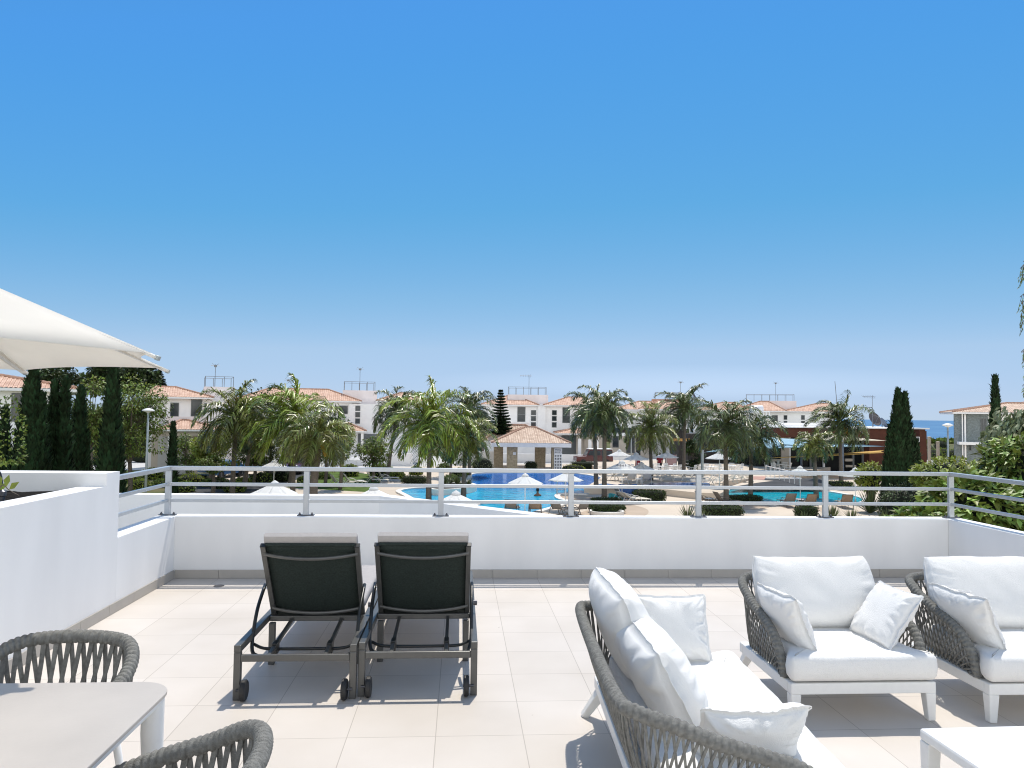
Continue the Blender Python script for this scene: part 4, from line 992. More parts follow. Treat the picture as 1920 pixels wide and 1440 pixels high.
# ------------------------------------------------------------------ pool pavilion with a hip roof on broad stone piers
Y=72; h=thing('pavilion','poolside pavilion with tiled hip roof on square stone piers','pavilion',(xat(985,Y),Y,G))
def P_(px,py,y): return onY(px,py,y)
ex0,ex1,ez=xat(945,Y),xat(1072,Y),zat(1005,830.5,Y); yb=Y+7.4
lx=xat(910,Y+5.6)
m=MB(); z=ez; zr=zat(993,803.5,Y+3.7); 
hip_roof(h,ex0-1.2,ex1,Y,yb,ez,zr+.15,'roof_tile_pale',step=.14,ridge=(xat(985,Y+3.7),xat(1003,Y+3.7)),fascia='plaster',th=.42)
hip_roof(h,ex0-1.9,ex0+5.2,Y+4.6,yb+2.2,ez+.03,zat(966,797,Y+6.5),'roof_tile_pale',step=.14,fascia='plaster',th=.42)
for a,b,yy in ((927,944,Y+5.0),(952,971,Y+1.0),(1005,1023.5,Y+5.4),(1036,1053.5,Y+.8)): 
    x0,x1=xat(a,yy),xat(b,yy); MB().box(x0,x1,yy,yy+(x1-x0),G,ez-.43).build('pier','stone_tan',h,world=True)
nt_=MB().box(xat(962.5,Y+.95),xat(968,Y+.95),Y+.93,Y+.96,zat(965,853,Y+.95),zat(965,848,Y+.95)).build('notice','sign_white',h,world=True)
# sign on the front pier
def text_mesh(txt,size,th=.012):
    c=bpy.data.curves.new('lettering','FONT'); c.body=txt; c.size=size; c.align_x='CENTER'; c.extrude=th/2; c.space_character=1.05
    o=bpy.data.objects.new('lettering',c); COL.objects.link(o); dg=bpy.context.evaluated_depsgraph_get(); me=bpy.data.meshes.new_from_object(o.evaluated_get(dg))
    COL.objects.unlink(o); bpy.data.objects.remove(o); return me
def put_text(txt,size,parent,loc,rot,m,label=None,sx=1):
    me=text_mesh(txt,size); me.materials.clear(); me.materials.append(M(m)); o=bpy.data.objects.new('lettering',me); COL.objects.link(o); o.parent=parent; o.location=loc; o.rotation_euler=rot; o.scale=(sx,1,1); return o
yy=Y+.70; sx0,sx1=xat(1039.6,yy),xat(1054.4,yy); sz1,sz0=zat(1047,840.5,yy),zat(1047,881,yy); scx=(sx0+sx1)/2
sg=thing('pool_rules_sign','tall white pool rules board with rows of dark symbols on pier','sign',(scx,yy,sz0))
MB().box(sx0-scx,sx1-scx,-.02,.02,0,sz1-sz0).build('board','sign_white',sg); W_=sx1-sx0; Hs=sz1-sz0
put_text('POOL',.22,sg,(0,-.03,Hs-.24),(pi/2,0,0),'sign_ink'); put_text('RULES',.24,sg,(0,-.03,Hs-.48),(pi/2,0,0),'sign_ink')
for r_ in range(5):
    for c_ in range(3):
        x=(c_-1)*W_*.31; z=Hs-.74-r_*.295; ic=MB(); k=(r_*3+c_)
        ic.tube([(x+.075*cos(a),-.028,z+.075*sin(a)) for a in [2*pi*i/14 for i in range(14)]],.010,4,closed=True)
        ic.bar((x-.05,-.028,z-.05),(x+.05,-.028,z+.05),.02,.01)
        ic.box(x-.03-.01*(k%2),x+.025+.012*(k%3),-.03,-.024,z-.05,z+.03+.008*(k%4)); ic.sphere((x+.01*(k%3-1),-.028,z+.045),.02,6,4)
        ic.box(x-.06,x+.06,-.03,-.024,z-.125,z-.108)
        ic.build('symbol','sign_ink',sg)
for k in range(6): pass
MB().box(-W_*.4,W_*.35,-.03,-.024,.03,.05).build('footer_line','sign_ink',sg)
# ------------------------------------------------------------------ red restaurant with glass front and awnings
Y=74; h=thing('restaurant','long low brick red restaurant with dark glass front and flat roof','restaurant',(xat(1580,Y),Y,G))
zt=zat(1580,803,Y); x0,x1=xat(1425,Y),xat(1735,Y); xs=xat(1630,Y)
MB().box(x0,x1,Y,Y+9,zt-1.0,zt).build('fascia','red_wall',h,world=True)
MB().box(xs,x1,Y+.05,Y+9,G,zt-1.003).build('end_wall','red_wall',h,world=True)
MB().box(x0-.4,x1+.25,Y-.35,Y+9.3,zt+.003,zt+.13).build('roof_slab','plaster_far',h,world=True); MB().box(xat(1437,Y+3),xat(1545,Y+3),Y+3,Y+9,zt+.13,zt+.42).build('roof_upstand','plaster_far',h,world=True)
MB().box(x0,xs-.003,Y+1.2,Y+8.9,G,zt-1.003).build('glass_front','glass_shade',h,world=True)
for px in (1440,1481,1503,1520,1545,1600,1618):
    MB().box(xat(px,Y+1)-.09,xat(px,Y+1)+.09,Y+1.0,Y+1.19,G,zt-1.003).build('mullion','window_frame' if px not in(1481,1545) else 'plaster_far',h,world=True)
MB().box(xat(1472,Y+1)-.4,xat(1472,Y+1)+.4,Y+.95,Y+1.15,G,zt-1.003).build('pier','plaster_beige',h,world=True)
for a,b,t,u in ((1583,1600,817,820.5),(1606,1626,816,821),(1585,1600,860,865),(1586,1605,872,876),(1445,1475,861,865)): 
    MB().box(xat(a,Y+1),xat(b,Y+1),Y+1.02,Y+1.18,zat(a,u,Y+1),zat(a,t,Y+1)).build('blind','plaster_beige' if t>830 else 'plaster_far',h,world=True)
MB().box(xat(1722,Y-1),xat(1735,Y-1),Y-1.2,Y-.05,G,zat(1728,808,Y-1)).build('side_pier','red_wall',h,world=True); win_px(h,Y-1.2,1716,1724,819,829,frame='plaster_far')
# left part of the restaurant: its deep shade is put into the dark colour
MB().box(xat(1290,Y+6),x0-.41,Y+6,Y+13,G,zt-.9).build('wing_shade','dark_timber',h,world=True)
def dish(label,px,py,y,r,az,m,base_z):
    c=onY(px,py,y); t=thing('satellite_dish',label,'satellite dish',(c.x,y,base_z)); b=MB()
    pr=[(r*s,r*.28*s*s) for s in [i/8 for i in range(9)]]; b.lathe((0,0,0),[(max(1e-3,a),z) for a,z in pr]+[(r*.99*s+.001,r*.28*s*s-.03) for s in [1-i/8 for i in range(9)]],22)
    q=Matrix.Translation((0,0,c.z-base_z))@Matrix.Rotation(az,4,'Z')@Matrix.Rotation(R(62),4,'X'); b.xf(q); b.build('bowl',m,t,smooth=True)
    MB().tube([(0,.12,0),(0,.12,c.z-base_z)],.05,8).build('mast','antenna',t); f=q@V((0,0,r*.8)); a=MB()
    for k in range(3): a.tube([tuple(q@V((r*.9*cos(k*2.1),r*.9*sin(k*2.1),r*.23))),tuple(f)],.018,4)
    a.sphere(f,.07,8,6); a.build('receiver','antenna',t)
    return t
dish('big dark satellite dish on the restaurant roof beside the mast',1638,787,Y+6,.85,R(20),'dish',zt+.13)
dish('small dark blue satellite dish at the roof edge by the tall cypress',1655,794,Y+3,.62,R(80),'dish_blue',zt+.13)
dish('blue grey satellite dish on a tiled roof above the tall palm',1302,747,100,1.0,R(70),'dish_blue',zat(1302,757,100))
t=thing('roof_antenna','thin antenna mast with small arms beside the dark dish','antenna',(xat(1636,Y+4),Y+4,zt+.13)); antenna(t,xat(1636,Y+4),Y+4,zt+.13,zat(1636,742,Y+4)-zt-.13,style=1)
t=thing('leaning_pole','thin bare pole leaning above the palm by the restaurant','pole',(xat(1573,Y+8),Y+8,zt+.13)); MB().tube([(0,0,0),(-.45,0,zat(1566,715,Y+8)-zt-.13)],[.05,.03],6).build('shaft','antenna',t)
t=thing('roof_tank','white water tank box on the restaurant roof behind the palm','tank',(xat(1417,Y+5),Y+5,zt))
tk=MB(); tk.v=[];
tk.tube([(xat(1407,Y+5)-xat(1417,Y+5),0,zat(1417,767,Y+5)-zt),(xat(1429,Y+5)-xat(1417,Y+5),0,zat(1417,767,Y+5)-zt)],.42,16); tk.build('drum','ac_white',t,smooth=True,auto=40)
fr_=MB()
for a in (1408,1428): 
    for s in (-.35,.35): fr_.tube([(xat(a,Y+5)-xat(1417,Y+5),s,0),(xat(a,Y+5)-xat(1417,Y+5),s,zat(1417,768,Y+5)-zt)],.05,6)
fr_.build('stand','lamp_pole',t)
t=thing('roof_frame','open white tubular frame on the restaurant roof left of the windows','frame',(xat(1435,Y+4),Y+4,zt+.13)); f=MB()
for a in (1428,1440):
    xx=xat(a,Y+4)-xat(1435,Y+4); hh=zat(1434,772,Y+4)-zt-.13
    for s in (-.4,.4): f.tube([(xx,s,0),(xx,s,hh)],.05,6)
f.tube([(xat(1428,Y+4)-xat(1435,Y+4),-.4,hh),(xat(1440,Y+4)-xat(1435,Y+4),-.4,hh)],.05,6); f.tube([(xat(1428,Y+4)-xat(1435,Y+4),.4,hh),(xat(1440,Y+4)-xat(1435,Y+4),.4,hh)],.05,6); f.build('tubes','white_metal',t)
# sail awnings: stretched sheets between corner points (px, py, Y)
def sail(label,pts,m,sag=.05):
    P=[onY(*p) for p in pts]; c=sum(P,V((0,0,0)))/len(P); t=thing('sail_awning',label,'awning',tuple(c)); mb=MB(); n=len(P); N=10
    mb.v.append(tuple(V((0,0,-sag*4))))
    ring=[]
    for k in range(n):
        for i in range(N):
            s=i/N; q=P[k].lerp(P[(k+1)%n],s)-c; q=q*(1-.07*4*s*(1-s)); ring.append(q)
    R_=len(ring); lev=5
    for l in range(1,lev+1):
        f=l/lev
        for q in ring: v=q*f; mb.v.append((v.x,v.y,v.z-sag*4*(1-f*f)))
    for i in range(R_): mb.f.append((0,1+i,1+(i+1)%R_))
    for l in range(lev-1):
        for i in range(R_): a=1+l*R_+i; b=1+l*R_+(i+1)%R_; mb.f.append((a,b,b+R_,a+R_))
    o=mb.build('sheet',m,t,smooth=True); sdf=o.modifiers.new('t','SOLIDIFY'); sdf.thickness=.02
    ed=MB()
    for k,p in enumerate(P): q=p-c; ed.tube([tuple(q),tuple(q*1.05)],.03,6)
    ed.build('corner_cable','antenna',t)
    return t
sail('pale blue sail awning stretched across the restaurant front',[(1322,848,66),(1425,841,66),(1540,838,66),(1658,837,67),(1500,823.5,73),(1437,819.5,73)],'sail_blue',.05)
sail('cream sail awning with a raised peak near the red wall',[(1500,824,70.5),(1662,826.5,67),(1546,814,72.5)],'sail_cream',.05)
sail('long narrow yellow awning strip below the blue sail',[(1428,859.5,66.5),(1532,856.5,66.5),(1659,849,66.5),(1658,844.5,69.5),(1532,853,69.5)],'sail_yellow',.02)
def post(label,px,t_,y,r,m,cat='post',name='awning_post',base=None):
    z1=zat(px,t_,y); b=G if base is None else base; t=thing(name,label,cat,(xat(px,y),y,b)); MB().tube([(0,0,0),(0,0,z1-b)],r,12).build('shaft',m,t,smooth=True,auto=40); MB().lathe((0,0,0),[(r*2.1,0),(r*2.1,.04),(r*1.1,.06)],12).build('foot','antenna',t); MB().lathe((0,0,z1-b),[(r*1.15,0),(r*1.15,.05),(r*.3,.08)],12).build('cap',m,t)
    return t
post('thick blue grey awning post behind the leaning palm',1578,828,66.5,.19,'dish_blue',base=RZ)
post('pale grey awning post left of the big palm',1317,845,60,.12,'lamp_pole',base=RZ)
post('short dark awning post above the blue sail',1502,820,72.8,.10,'dish_blue',base=RZ)
# dark timber pergola between the palms
Y=70; t=thing('pergola','dark timber pergola with an orange beam left of the restaurant','pergola',(xat(1215,Y),Y,RZ)); 
for a in (1197,1275.5): MB().box(xat(a,Y)-.17,xat(a,Y)+.17,Y-.17,Y+.17,RZ,zat(a,812,Y)).build('column','dark_timber',t,world=True)
z1=zat(1215,812,Y)
MB().box(xat(1138,Y),xat(1292,Y),Y-.10,Y+.10,z1,z1+.30).build('beam','dark_timber',t,world=True); MB().box(xat(1142,Y),xat(1292,Y),Y+4.4,Y+4.6,z1,z1+.30).build('beam','dark_timber',t,world=True)
for k in range(22): x=xat(1142,Y)+k*.36; MB().box(x,x+.07,Y-.4,Y+4.9,z1+.303,z1+.42).build('rafter','dark_timber',t,world=True)
MB().box(xat(1256,Y),xat(1291,Y),Y-.35,Y-.20,zat(1275,827,Y),zat(1275,822,Y)).build('orange_beam','orange_timber',t,world=True)
# street lamps
def lamp(label,px,t_,y):
    z1=zat(px,t_,y); x=xat(px,y); t=thing('street_lamp',label,'street lamp',(x,y,G)); H=z1-G
    MB().tube([(0,0,0),(0,0,H-.12)],[.075,.05],10).build('pole','lamp_pole',t,smooth=True)
    MB().lathe((0,0,H-.22),[(.04,0),(.10,.05),(.31,.13),(.30,.17),(.16,.24),(.02,.27)],20).build('lamp_head','lamp_white',t,smooth=True,auto=50); MB().lathe((0,0,0),[(.16,0),(.16,.05),(.09,.10)],10).build('foot','lamp_pole',t)
lamp('street lamp with a flat white head in front of the left house',277,767,41); lamp('street lamp with a flat white head against the sea',1777,795,44); lamp('thin street lamp standing behind the dining umbrellas',1184,800,84)
post('left one of two grey square posts before the sea',1742,820,70,.16,'plaster_beige',name='garden_post'); post('right one of two grey square posts before the sea',1758,829,70,.16,'plaster_beige',name='garden_post')
# garden walls
def gwall(label,a,b,t_,y,d=.25,m='plaster_far',z0=G):
    x0,x1=xat(a,y),xat(b,y); zt_=zat((a+b)/2,t_,y); o=MB().box(x0,x1,y,y+d,z0,zt_).build('garden_wall',m,bevel=.02); tag(o,label,'wall')
gwall('low white garden wall behind the left lawn parasols',640,775,849.5,78); gwall('white street wall behind the blue car',398,548,853,72); gwall('white wall left of the pavilion behind white flowers',855,926,846,80); gwall('pale grey wall between the pavilion and the red jeep',1052,1200,853,86); gwall('light wall seen through the pavilion piers',936,1042,851,85)
gwall('white ramp wall with rail beside the second pool',1437,1503,896,60,z0=RZ)
# far trees beyond the houses, one low mass on the skyline
def far_trees(name,px0,px1,top,Y,n,mt):
    m=MB(); q=random.Random(px0)
    for i in range(n):
        px=q.uniform(px0,px1); hh=zat(px,top+4*noise.noise((px*.05,1,2))+2.5*noise.noise((px*.21,5,2)),Y)-G; z=hh*q.random()**.6
        leaf(m,V((xat(px,Y),Y+q.uniform(-2,2),G+z)),rv(q),rv(q),1.5,.9)
    o=m.build(name,mt); tag(o,kind='stuff'); return o
far_trees('far_trees',-60,560,770,150,2600,'leaf_dark'); far_trees('far_trees',560,1160,776,160,3200,'leaf_dark'); far_trees('far_trees',1100,1560,783,165,2400,'leaf_dark'); far_trees('far_trees',1725,2000,829,168,1500,'leaf_mid')
# ================================================================== TREES AND SHRUBS IN PLACE
r_=random.Random(21)
PAL=[
 ('palm with drooping fronds at far left beside the yellow green shrub',442,782,48,3.0,{'px_base':439}),
 ('second palm standing close behind the left palm trunks',472,812,54,2.0,{'leafmat':'palm_leaf_dark','px_base':461}),
 ('big spreading palm with a bright green top left of the white house',552,792,47,3.5,{'leafmat':'palm_leaf_bright','wind':(-.8,0)}),
 ('thick trunked palm behind the second railing post',597,820,43,2.4,{'px_base':588,'tr':.24,'fruit':True}),
 ('dark palm leaning in front of the stacked windows',745,770,64,2.8,{'leafmat':'palm_leaf_dark','wind':(.7,0),'px_base':728}),
 ('large bright palm behind the third railing post',806,792,46,3.2,{'leafmat':'palm_leaf_bright','wind':(-.5,0),'px_base':806}),
 ('palm with orange fruit left of the pavilion',873,818,48,2.2,{'fruit':True,'px_base':871}),
 ('dark feathery palm rising above the fruiting palm',882,768,66,2.9,{'leafmat':'palm_leaf_dark'}),
 ('left one of the two tall palms beside the jeep',1114,774,54,2.5,{'leafmat':'palm_leaf_dark','px_base':1119}),
 ('right one of the two tall palms beside the jeep',1134,770,50,2.4,{'leafmat':'palm_leaf_dark','px_base':1134}),
 ('medium palm with yellowing fronds in front of the pergola',1219,802,58,2.6,{'px_base':1222}),
 ('tallest palm, its crown blown to one side above the roofs',1284,764,62,2.7,{'leafmat':'palm_leaf_dark','wind':(-.9,0),'px_base':1282}),
 ('broad dark palm behind the fifth railing post',1360,795,46,2.6,{'leafmat':'palm_leaf_dark','px_base':1362}),
 ('palm drooping low beside the broad dark palm',1410,816,49,2.5,{'leafmat':'palm_leaf_dark','px_base':1407}),
 ('wind swept palm leaning over the restaurant roof',1574,790,60,3.0,{'leafmat':'palm_leaf_dark','wind':(-1.3,0),'fruit':True,'px_base':1577}),
 ('small palm in front of the restaurant windows',1526,832,50,1.5,{'px_base':1530}),
]
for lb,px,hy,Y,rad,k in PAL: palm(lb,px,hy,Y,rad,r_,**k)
for lb,px,ty,Y,hw,tips in [
 ('broad dark cypress in front of the left house window',62,697,26,46,((0,1,1),(.35,.86,.6))),
 ('twin topped cypress, second from the left house',112,720,27,31,((-.25,.985,.75),(.3,1,.72))),
 ('short cypress between the twin topped one and the leafy tree',152,735,30,23,((0,1,1),(.5,.72,.6))),
 ('tall slim cypress directly left of the street lamp',213,690,26,31,((0,1,1),(.45,.62,.5))),
 ('small cypress at the left edge of the photo',10,775,28,14,((0,1,1),)),
 ('thin cypress in front of the porch of the left house',325,798,44,9,((0,1,1),)),
 ('big cypress clump standing before the sea and restaurant wall',1688,735,40,40,((-.12,1,.72),(.22,.97,.7),(.78,.60,.34),(-.5,.72,.5))),
 ('slim cypress in front of the stone house',1866,712,34,27,((0,1,.62),(-.1,.80,.9),(.25,.66,1.15),(.5,.52,1.5))),
 ('thin cypress tip far behind the bright palm',812,722,112,5,((0,1,1),))]:
    cypress(lb,px,ty,Y,hw,r_,tips,dens=1.35)
norfolk('norfolk pine with flat tiers in front of the middle house',939,732,812,78,20,r_); norfolk('distant norfolk pine at the end of the left tree line',299,693,740,118,17,r_)
tree('light green leafy tree between the slim cypress and street lamp',246,790,45,60,100,r_,'leaf_mid',8500,.20,54)
tree('leafy tree behind the short cypress',172,775,42,44,80,r_,'leaf_mid',4200,.20,34)
tree('large dark tree farthest left on the hill line',110,712,112,55,26,r_,'leaf_dark',2600,.75,26); tree('large dark tree behind the slim cypress top',205,708,115,48,26,r_,'leaf_dark',2600,.75,26); tree('large dark rounded tree left of the distant norfolk pine',258,708,112,42,30,r_,'leaf_dark',2600,.75,26)
tree('dark leafy tree behind the big spreading palm',508,775,60,58,58,r_,'leaf_dark',5200,.26,40); tree('leafy tree right of the thick trunked palm',640,822,54,28,44,r_,'leaf_mid',2600,.24,24); tree('dark leafy tree under the left palm crowns',545,835,58,48,36,r_,'leaf_dark',2800,.26,26)
tree('yellow green bushy tree beside the thin cypress',395,838,56,38,34,r_,'leaf_lime',3600,.22,30,name='bushy_tree'); tree('small dark bushy tree in front of the yellow green one',400,868,50,34,20,r_,'leaf_mid',1600,.2,20,name='bushy_tree')
tree('dark tree behind the pavilion roof',905,800,82,16,30,r_,'leaf_dark',1100,.3,16); tree('slender tree hanging over the raised deck by the dark column',1300,850,64,18,30,r_,'leaf_dark',1500,.3,18)
tree('tall pale leaved tree at the right edge with hanging leaves',1935,820,13,78,70,r_,'leaf_pale',2400,.16,38,name='willow_leaved_tree',drop=1.2,px_base=1985,trunk_r=.10)
tree('green creeper tree at the right edge below the pale one',1925,850,14,42,60,r_,'leaf_mid',1500,.15,26,drop=.4,px_base=1990)
# hanging twigs at the right edge
tw=thing('hanging_tree','thin tree whose drooping leafy twigs enter at the right edge of the sky','tree',(xat(2010,10),10,G)); br=MB(); lf=MB()
tz=zat(1990,430,10)-G
br.tube(spline([(0,0,0),(.1,0,tz*.5),(.05,0,tz)],6),[.12-.008*i for i in range(13)],7)
for k in range(34):
    z=tz*(.995-.0075*k)-.1; sgn=-1 if k%4 else 1; L=sgn*(xat(2010,10)-xat(1908+r_.uniform(0,22),10)) if k%4 else r_.uniform(.2,.8); e=V((L,r_.uniform(-.10,.06) if k%4 else r_.uniform(-.8,.8),z-.18-.15*r_.random()))
    q=spline([(.05,0,z-.25),(L*.5,e.y*.5,z+.02),tuple(e)],5); br.tube(q,[.016-.0012*i for i in range(11)],4)
    for j in range(14):
        c=at(q,.45+.55*j/14); n_=c+V((r_.uniform(-.07,.05),r_.uniform(-.06,.06),-r_.uniform(.05,.22))); br.tube([tuple(c),tuple(n_)],[.004,.002],4)
        for g_ in range(4): leaf(lf,c.lerp(n_,.3+.23*g_),V((r_.uniform(-.6,.6),r_.uniform(-.4,.4),-1)),V((1,.3,0)),.075,.016)
br.build('trunk','trunk',tw,smooth=True); lf.build('crown','leaf_mid',tw)
# big leafy bush just outside the railing and the lime hedge behind it
def bigbush(label,px,py,Y,rw,rh,n,L,mt,name='leafy_bush'):
    c=onY(px,py,Y); w=rw*Y/FPX; h=rh*Y/FPX; t=thing(name,label,'bush',(c.x,Y,G)); m=MB(); cz=c.z-G; st=MB(); core=MB()
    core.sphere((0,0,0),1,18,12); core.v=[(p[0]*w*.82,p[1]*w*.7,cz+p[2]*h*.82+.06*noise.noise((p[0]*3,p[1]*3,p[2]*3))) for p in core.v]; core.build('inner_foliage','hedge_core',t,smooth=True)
    for k in range(14): a=k*2.4; st.tube(spline([(.1*cos(a),.1*sin(a),0),(w*.3*cos(a),w*.3*sin(a),cz*.6),(w*.7*cos(a),w*.6*sin(a),cz+h*.4*sin(k))],4),[.05-.004*i for i in range(9)],5)
    st.build('stems','trunk',t,smooth=True)
    for i in range(n):
        q=rv(r_).normalized(); lump=1+.16*noise.noise((q.x*2.5+px,q.y*2.5,q.z*2.5))+.10*noise.noise((q.x*6,q.y*6+px,q.z*6))
        p=V((q.x*w*lump,q.y*w*.85*lump,cz+q.z*h*lump))*1.0
        whorl=V((q.x,q.y,abs(q.z)*.3)); 
        for j in range(3):
            d=(whorl*.8+rv(r_)*.9+V((0,0,-.15))).normalized(); leaf(m,p+rv(r_)*.07,d,V((0,0,1))+q*.7+rv(r_)*.45,L*r_.uniform(.65,1.3),L*.42*r_.uniform(.8,1.2))
    m.build('foliage',mt,t); return t
bigbush('big leafy bush pressing against the right railing corner',1830,985,10.6,105,88,1100,.20,'leaf_big')
bigbush('lower part of leafy hedge below the right corner post',1735,1010,9.6,62,52,560,.18,'leaf_big','leafy_shrub')
bigbush('tall leafy bush at the right edge behind the side rail',1925,915,11.5,84,96,900,.19,'leaf_big')
bigbush('yellow green bush in front of the stone house',1788,893,19,72,30,900,.15,'leaf_lime','lime_bush'); bigbush('yellow green bush left of the big cypress clump',1632,895,43,24,26,420,.24,'leaf_lime','lime_bush'); bigbush('dark wide bush under the big cypress clump',1700,950,38,50,42,700,.2,'leaf_dark','dark_bush')
# clipped hedges by the pool: px left, right, py top, bottom, squareness
def hedge(label,a,b,t_,bt,box,z=G,mt='hedge_leaf',n=1100,L=.10,depth=None,lift=0,name='clipped_hedge',cat='hedge',W=.5):
    c=onZ((a+b)/2,bt,z); y=c.y; w_=abs(xat(b,y)-xat(a,y)); h_=max(.25,zat((a+b)/2,t_,y+(depth or w_*.5)*.5*.6)-z-lift)
    return bush(label,c.x,y+(depth or w_*.5)*.5,z+lift,w_,depth or w_*.5,h_,r_,mt,n,L,name,cat,box=box,W=W)
hedge('oval clipped hedge on a white ring near the pool edge',1109,1173,947,963,.55,lift=.1,n=2200); hedge('squared clipped hedge below the blue channel',1191,1250,920,941,.75,n=2200)
hedge('oval hedge round the foot of the right tall palm',1113,1167,936,943,.4,n=900); hedge('rounded hedge behind the fifth railing post',1322,1396,950,969,.6,n=2200); hedge('oval clipped hedge at the edge of the second pool',1374,1433,930,943,.45,n=1600); hedge('clipped hedge right of the sandy paving',1497,1536,951,970,.6,n=1200)
hedge('dark round hedge left of the planted island',752,800,893,908,.35,n=1300); hedge('small squared hedge inside the pavilion',985,1007,866,882,.6,n=500); hedge('hedge in front of the red jeep',1072,1122,866,880,.5,n=900); hedge('light hedge top behind the dining umbrellas',1200,1275,842,856,.6,mt='leaf_lime',n=900); hedge('square dark hedge left of the pavilion',890,906,838,866,.7,n=500,z=G)
hedge('round clipped ball in front of the left porch',285,319,853,874,.1,n=1300,mt='leaf_mid'); hedge('small grey ball shrub left of the thin cypress',281,299,870,882,.1,n=400); hedge('long dark hedge along the left street',236,318,848,868,.7,n=1300); hedge('domed hedge behind the long dark hedge',250,274,837,852,.1,n=500,mt='leaf_mid'); hedge('big dark dome shrub under the porch roof',676,714,817,846,.1,n=1200); hedge('lime shrub left of the street lamp',232,276,820,845,.2,n=900,mt='leaf_lime'); hedge('sloping hedge beside the steps right of the pavilion',1055,1090,838,852,.3,n=600,mt='leaf_mid')
hedge('low hedge in the shade beside the second pool',1552,1605,903,914,.5,n=900,mt='leaf_mid'); hedge('white flowering shrub left of the pavilion piers',884,925,858,886,.1,n=700,mt='leaf_pale',name='flowering_shrub',cat='shrub'); hedge('flowering shrub in front of the pool rules board',1054,1098,872,884,.1,n=500,mt='leaf_lime',name='flowering_shrub',cat='shrub')
lows=[(330,20,912,'leaf_mid'),(358,34,908,'leaf_lime'),(392,22,912,'leaf_mid'),(415,24,916,'leaf_dark'),(455,24,910,'leaf_lime'),(490,34,905,'leaf_mid'),(530,30,902,'leaf_dark'),(570,18,905,'leaf_mid'),(300,24,914,'leaf_mid'),(262,26,920,'leaf_lime'),(345,30,922,'leaf_mid'),(440,30,922,'leaf_mid'),(655,28,893,'leaf_lime'),(715,40,893,'leaf_lime'),(745,22,897,'leaf_lime'),(780,20,890,'leaf_lime'),(845,24,905,'leaf_mid'),(862,26,893,'leaf_mid'),(832,20,885,'leaf_mid'),(606,20,898,'leaf_mid')]
for px,by,wp,mt_,lb in [(1748,862,30,'leaf_mid','green shrub between the restaurant corner and street lamp'),(1768,858,26,'leaf_lime','lime shrub in front of the sea left of the street lamp'),(1792,862,30,'leaf_mid','green shrub at the foot of the stone house corner'),(1742,846,16,'leaf_pale','pale shrub behind the restaurant corner'),(1765,842,22,'leaf_dark','dark shrub on the shore line below the sea'),(246,905,26,'leaf_mid','green shrub under the tall slim cypress'),(285,898,26,'leaf_lime','lime shrub at the foot of the left street lamp'),(176,872,34,'leaf_lime','bright shrub between the short and slim cypresses')]:
    c=onZ(px,by); w_=wp*c.y/FPX; bush(lb,c.x,c.y,G,w_*1.25,w_*1.1,w_*.7,r_,mt_,700,.2)
tree('round leafy tree between the two left palm groups',478,838,58,40,42,r_,'leaf_mid',3200,.24,28); tree('dense leafy tree in front of the left house garage',352,850,60,30,36,r_,'leaf_mid',2200,.22,22); tree('wide leafy tree behind the thick trunked palm',612,812,57,44,54,r_,'leaf_dark',4200,.26,34); tree('leafy tree left of the large bright palm',700,845,60,34,34,r_,'leaf_mid',2200,.24,22); tree('leafy tree between the bright palm and the fruiting palm',845,835,64,24,40,r_,'leaf_mid',2000,.26,22)
wd=['fat','flat','tall','ragged','dense','small','wide','thin','loose','mounded','leafy','tangled','bright','broad','pale','neat','bushy','upright','fresh','untidy']
for i,(px,wp,by,mt_) in enumerate(lows):
    near='left of the thin cypress' if px<320 else 'near the blue car' if px<470 else 'under the big spreading palm' if px<620 else 'behind the lawn loungers' if px<800 else 'on the shore left of the main pool'
    c=onZ(px,by); w_=wp*c.y/FPX; bush(f'{wd[i]} {"yellow green" if mt_=="leaf_lime" else "dark" if mt_=="leaf_dark" else "green"} shrub {near}',c.x,c.y,G,w_*1.25,w_*1.1,w_*(.55 if i%3 else .75),r_,mt_,650,.16,group='low garden shrubs')
for i,(px,by,rr,n,lb) in enumerate([(1290,978,1.05,80,'spiky plant behind the parapet left of the fifth post'),(1318,981,.8,60,'smaller spiky plant beside the fifth railing post'),(1375,982,.6,50,'low spiky plant in front of the rounded hedge'),(1632,962,1.5,120,'largest spiky plant at the foot of the cypress clump'),(1560,978,1.0,90,'spiky plant right of the sixth railing post'),(1598,980,.9,80,'spiky plant between the sixth post and cypress'),(1505,985,.8,60,'spiky plant in front of the right clipped hedge'),(1660,985,.9,80,'spiky plant below the lower rail by leafy hedge')]):
    c=onZ(px,by); spiky(lb,c.x,c.y,G,rr,n,r_,group='spiky plants behind the parapet')
for px,by,rr,lb in [(835,922,.8,'spiky dark plant on the left of the island'),(858,921,.9,'tallest spiky plant on the planted island'),(878,920,.7,'spiky dark plant at the tip of the island'),(845,918,.8,'bushy spiky plant at the back of the island')]:
    c=onZ(px,by); spiky(lb,c.x,c.y,G+.42,rr,60,r_,group='plants on the pool island')
rg=thing('planter_ring','low white round planter wall under the oval hedge','planter',tuple(onZ(1141,967))); c=onZ(1141,967); wv_=33*c.y/FPX
MB().lathe((0,wv_*.55,0),[(wv_,0),(wv_,.22),(wv_*.9,.22),(wv_*.88,.10),(.01,.10)],32).build('ring','kerb_white',rg)
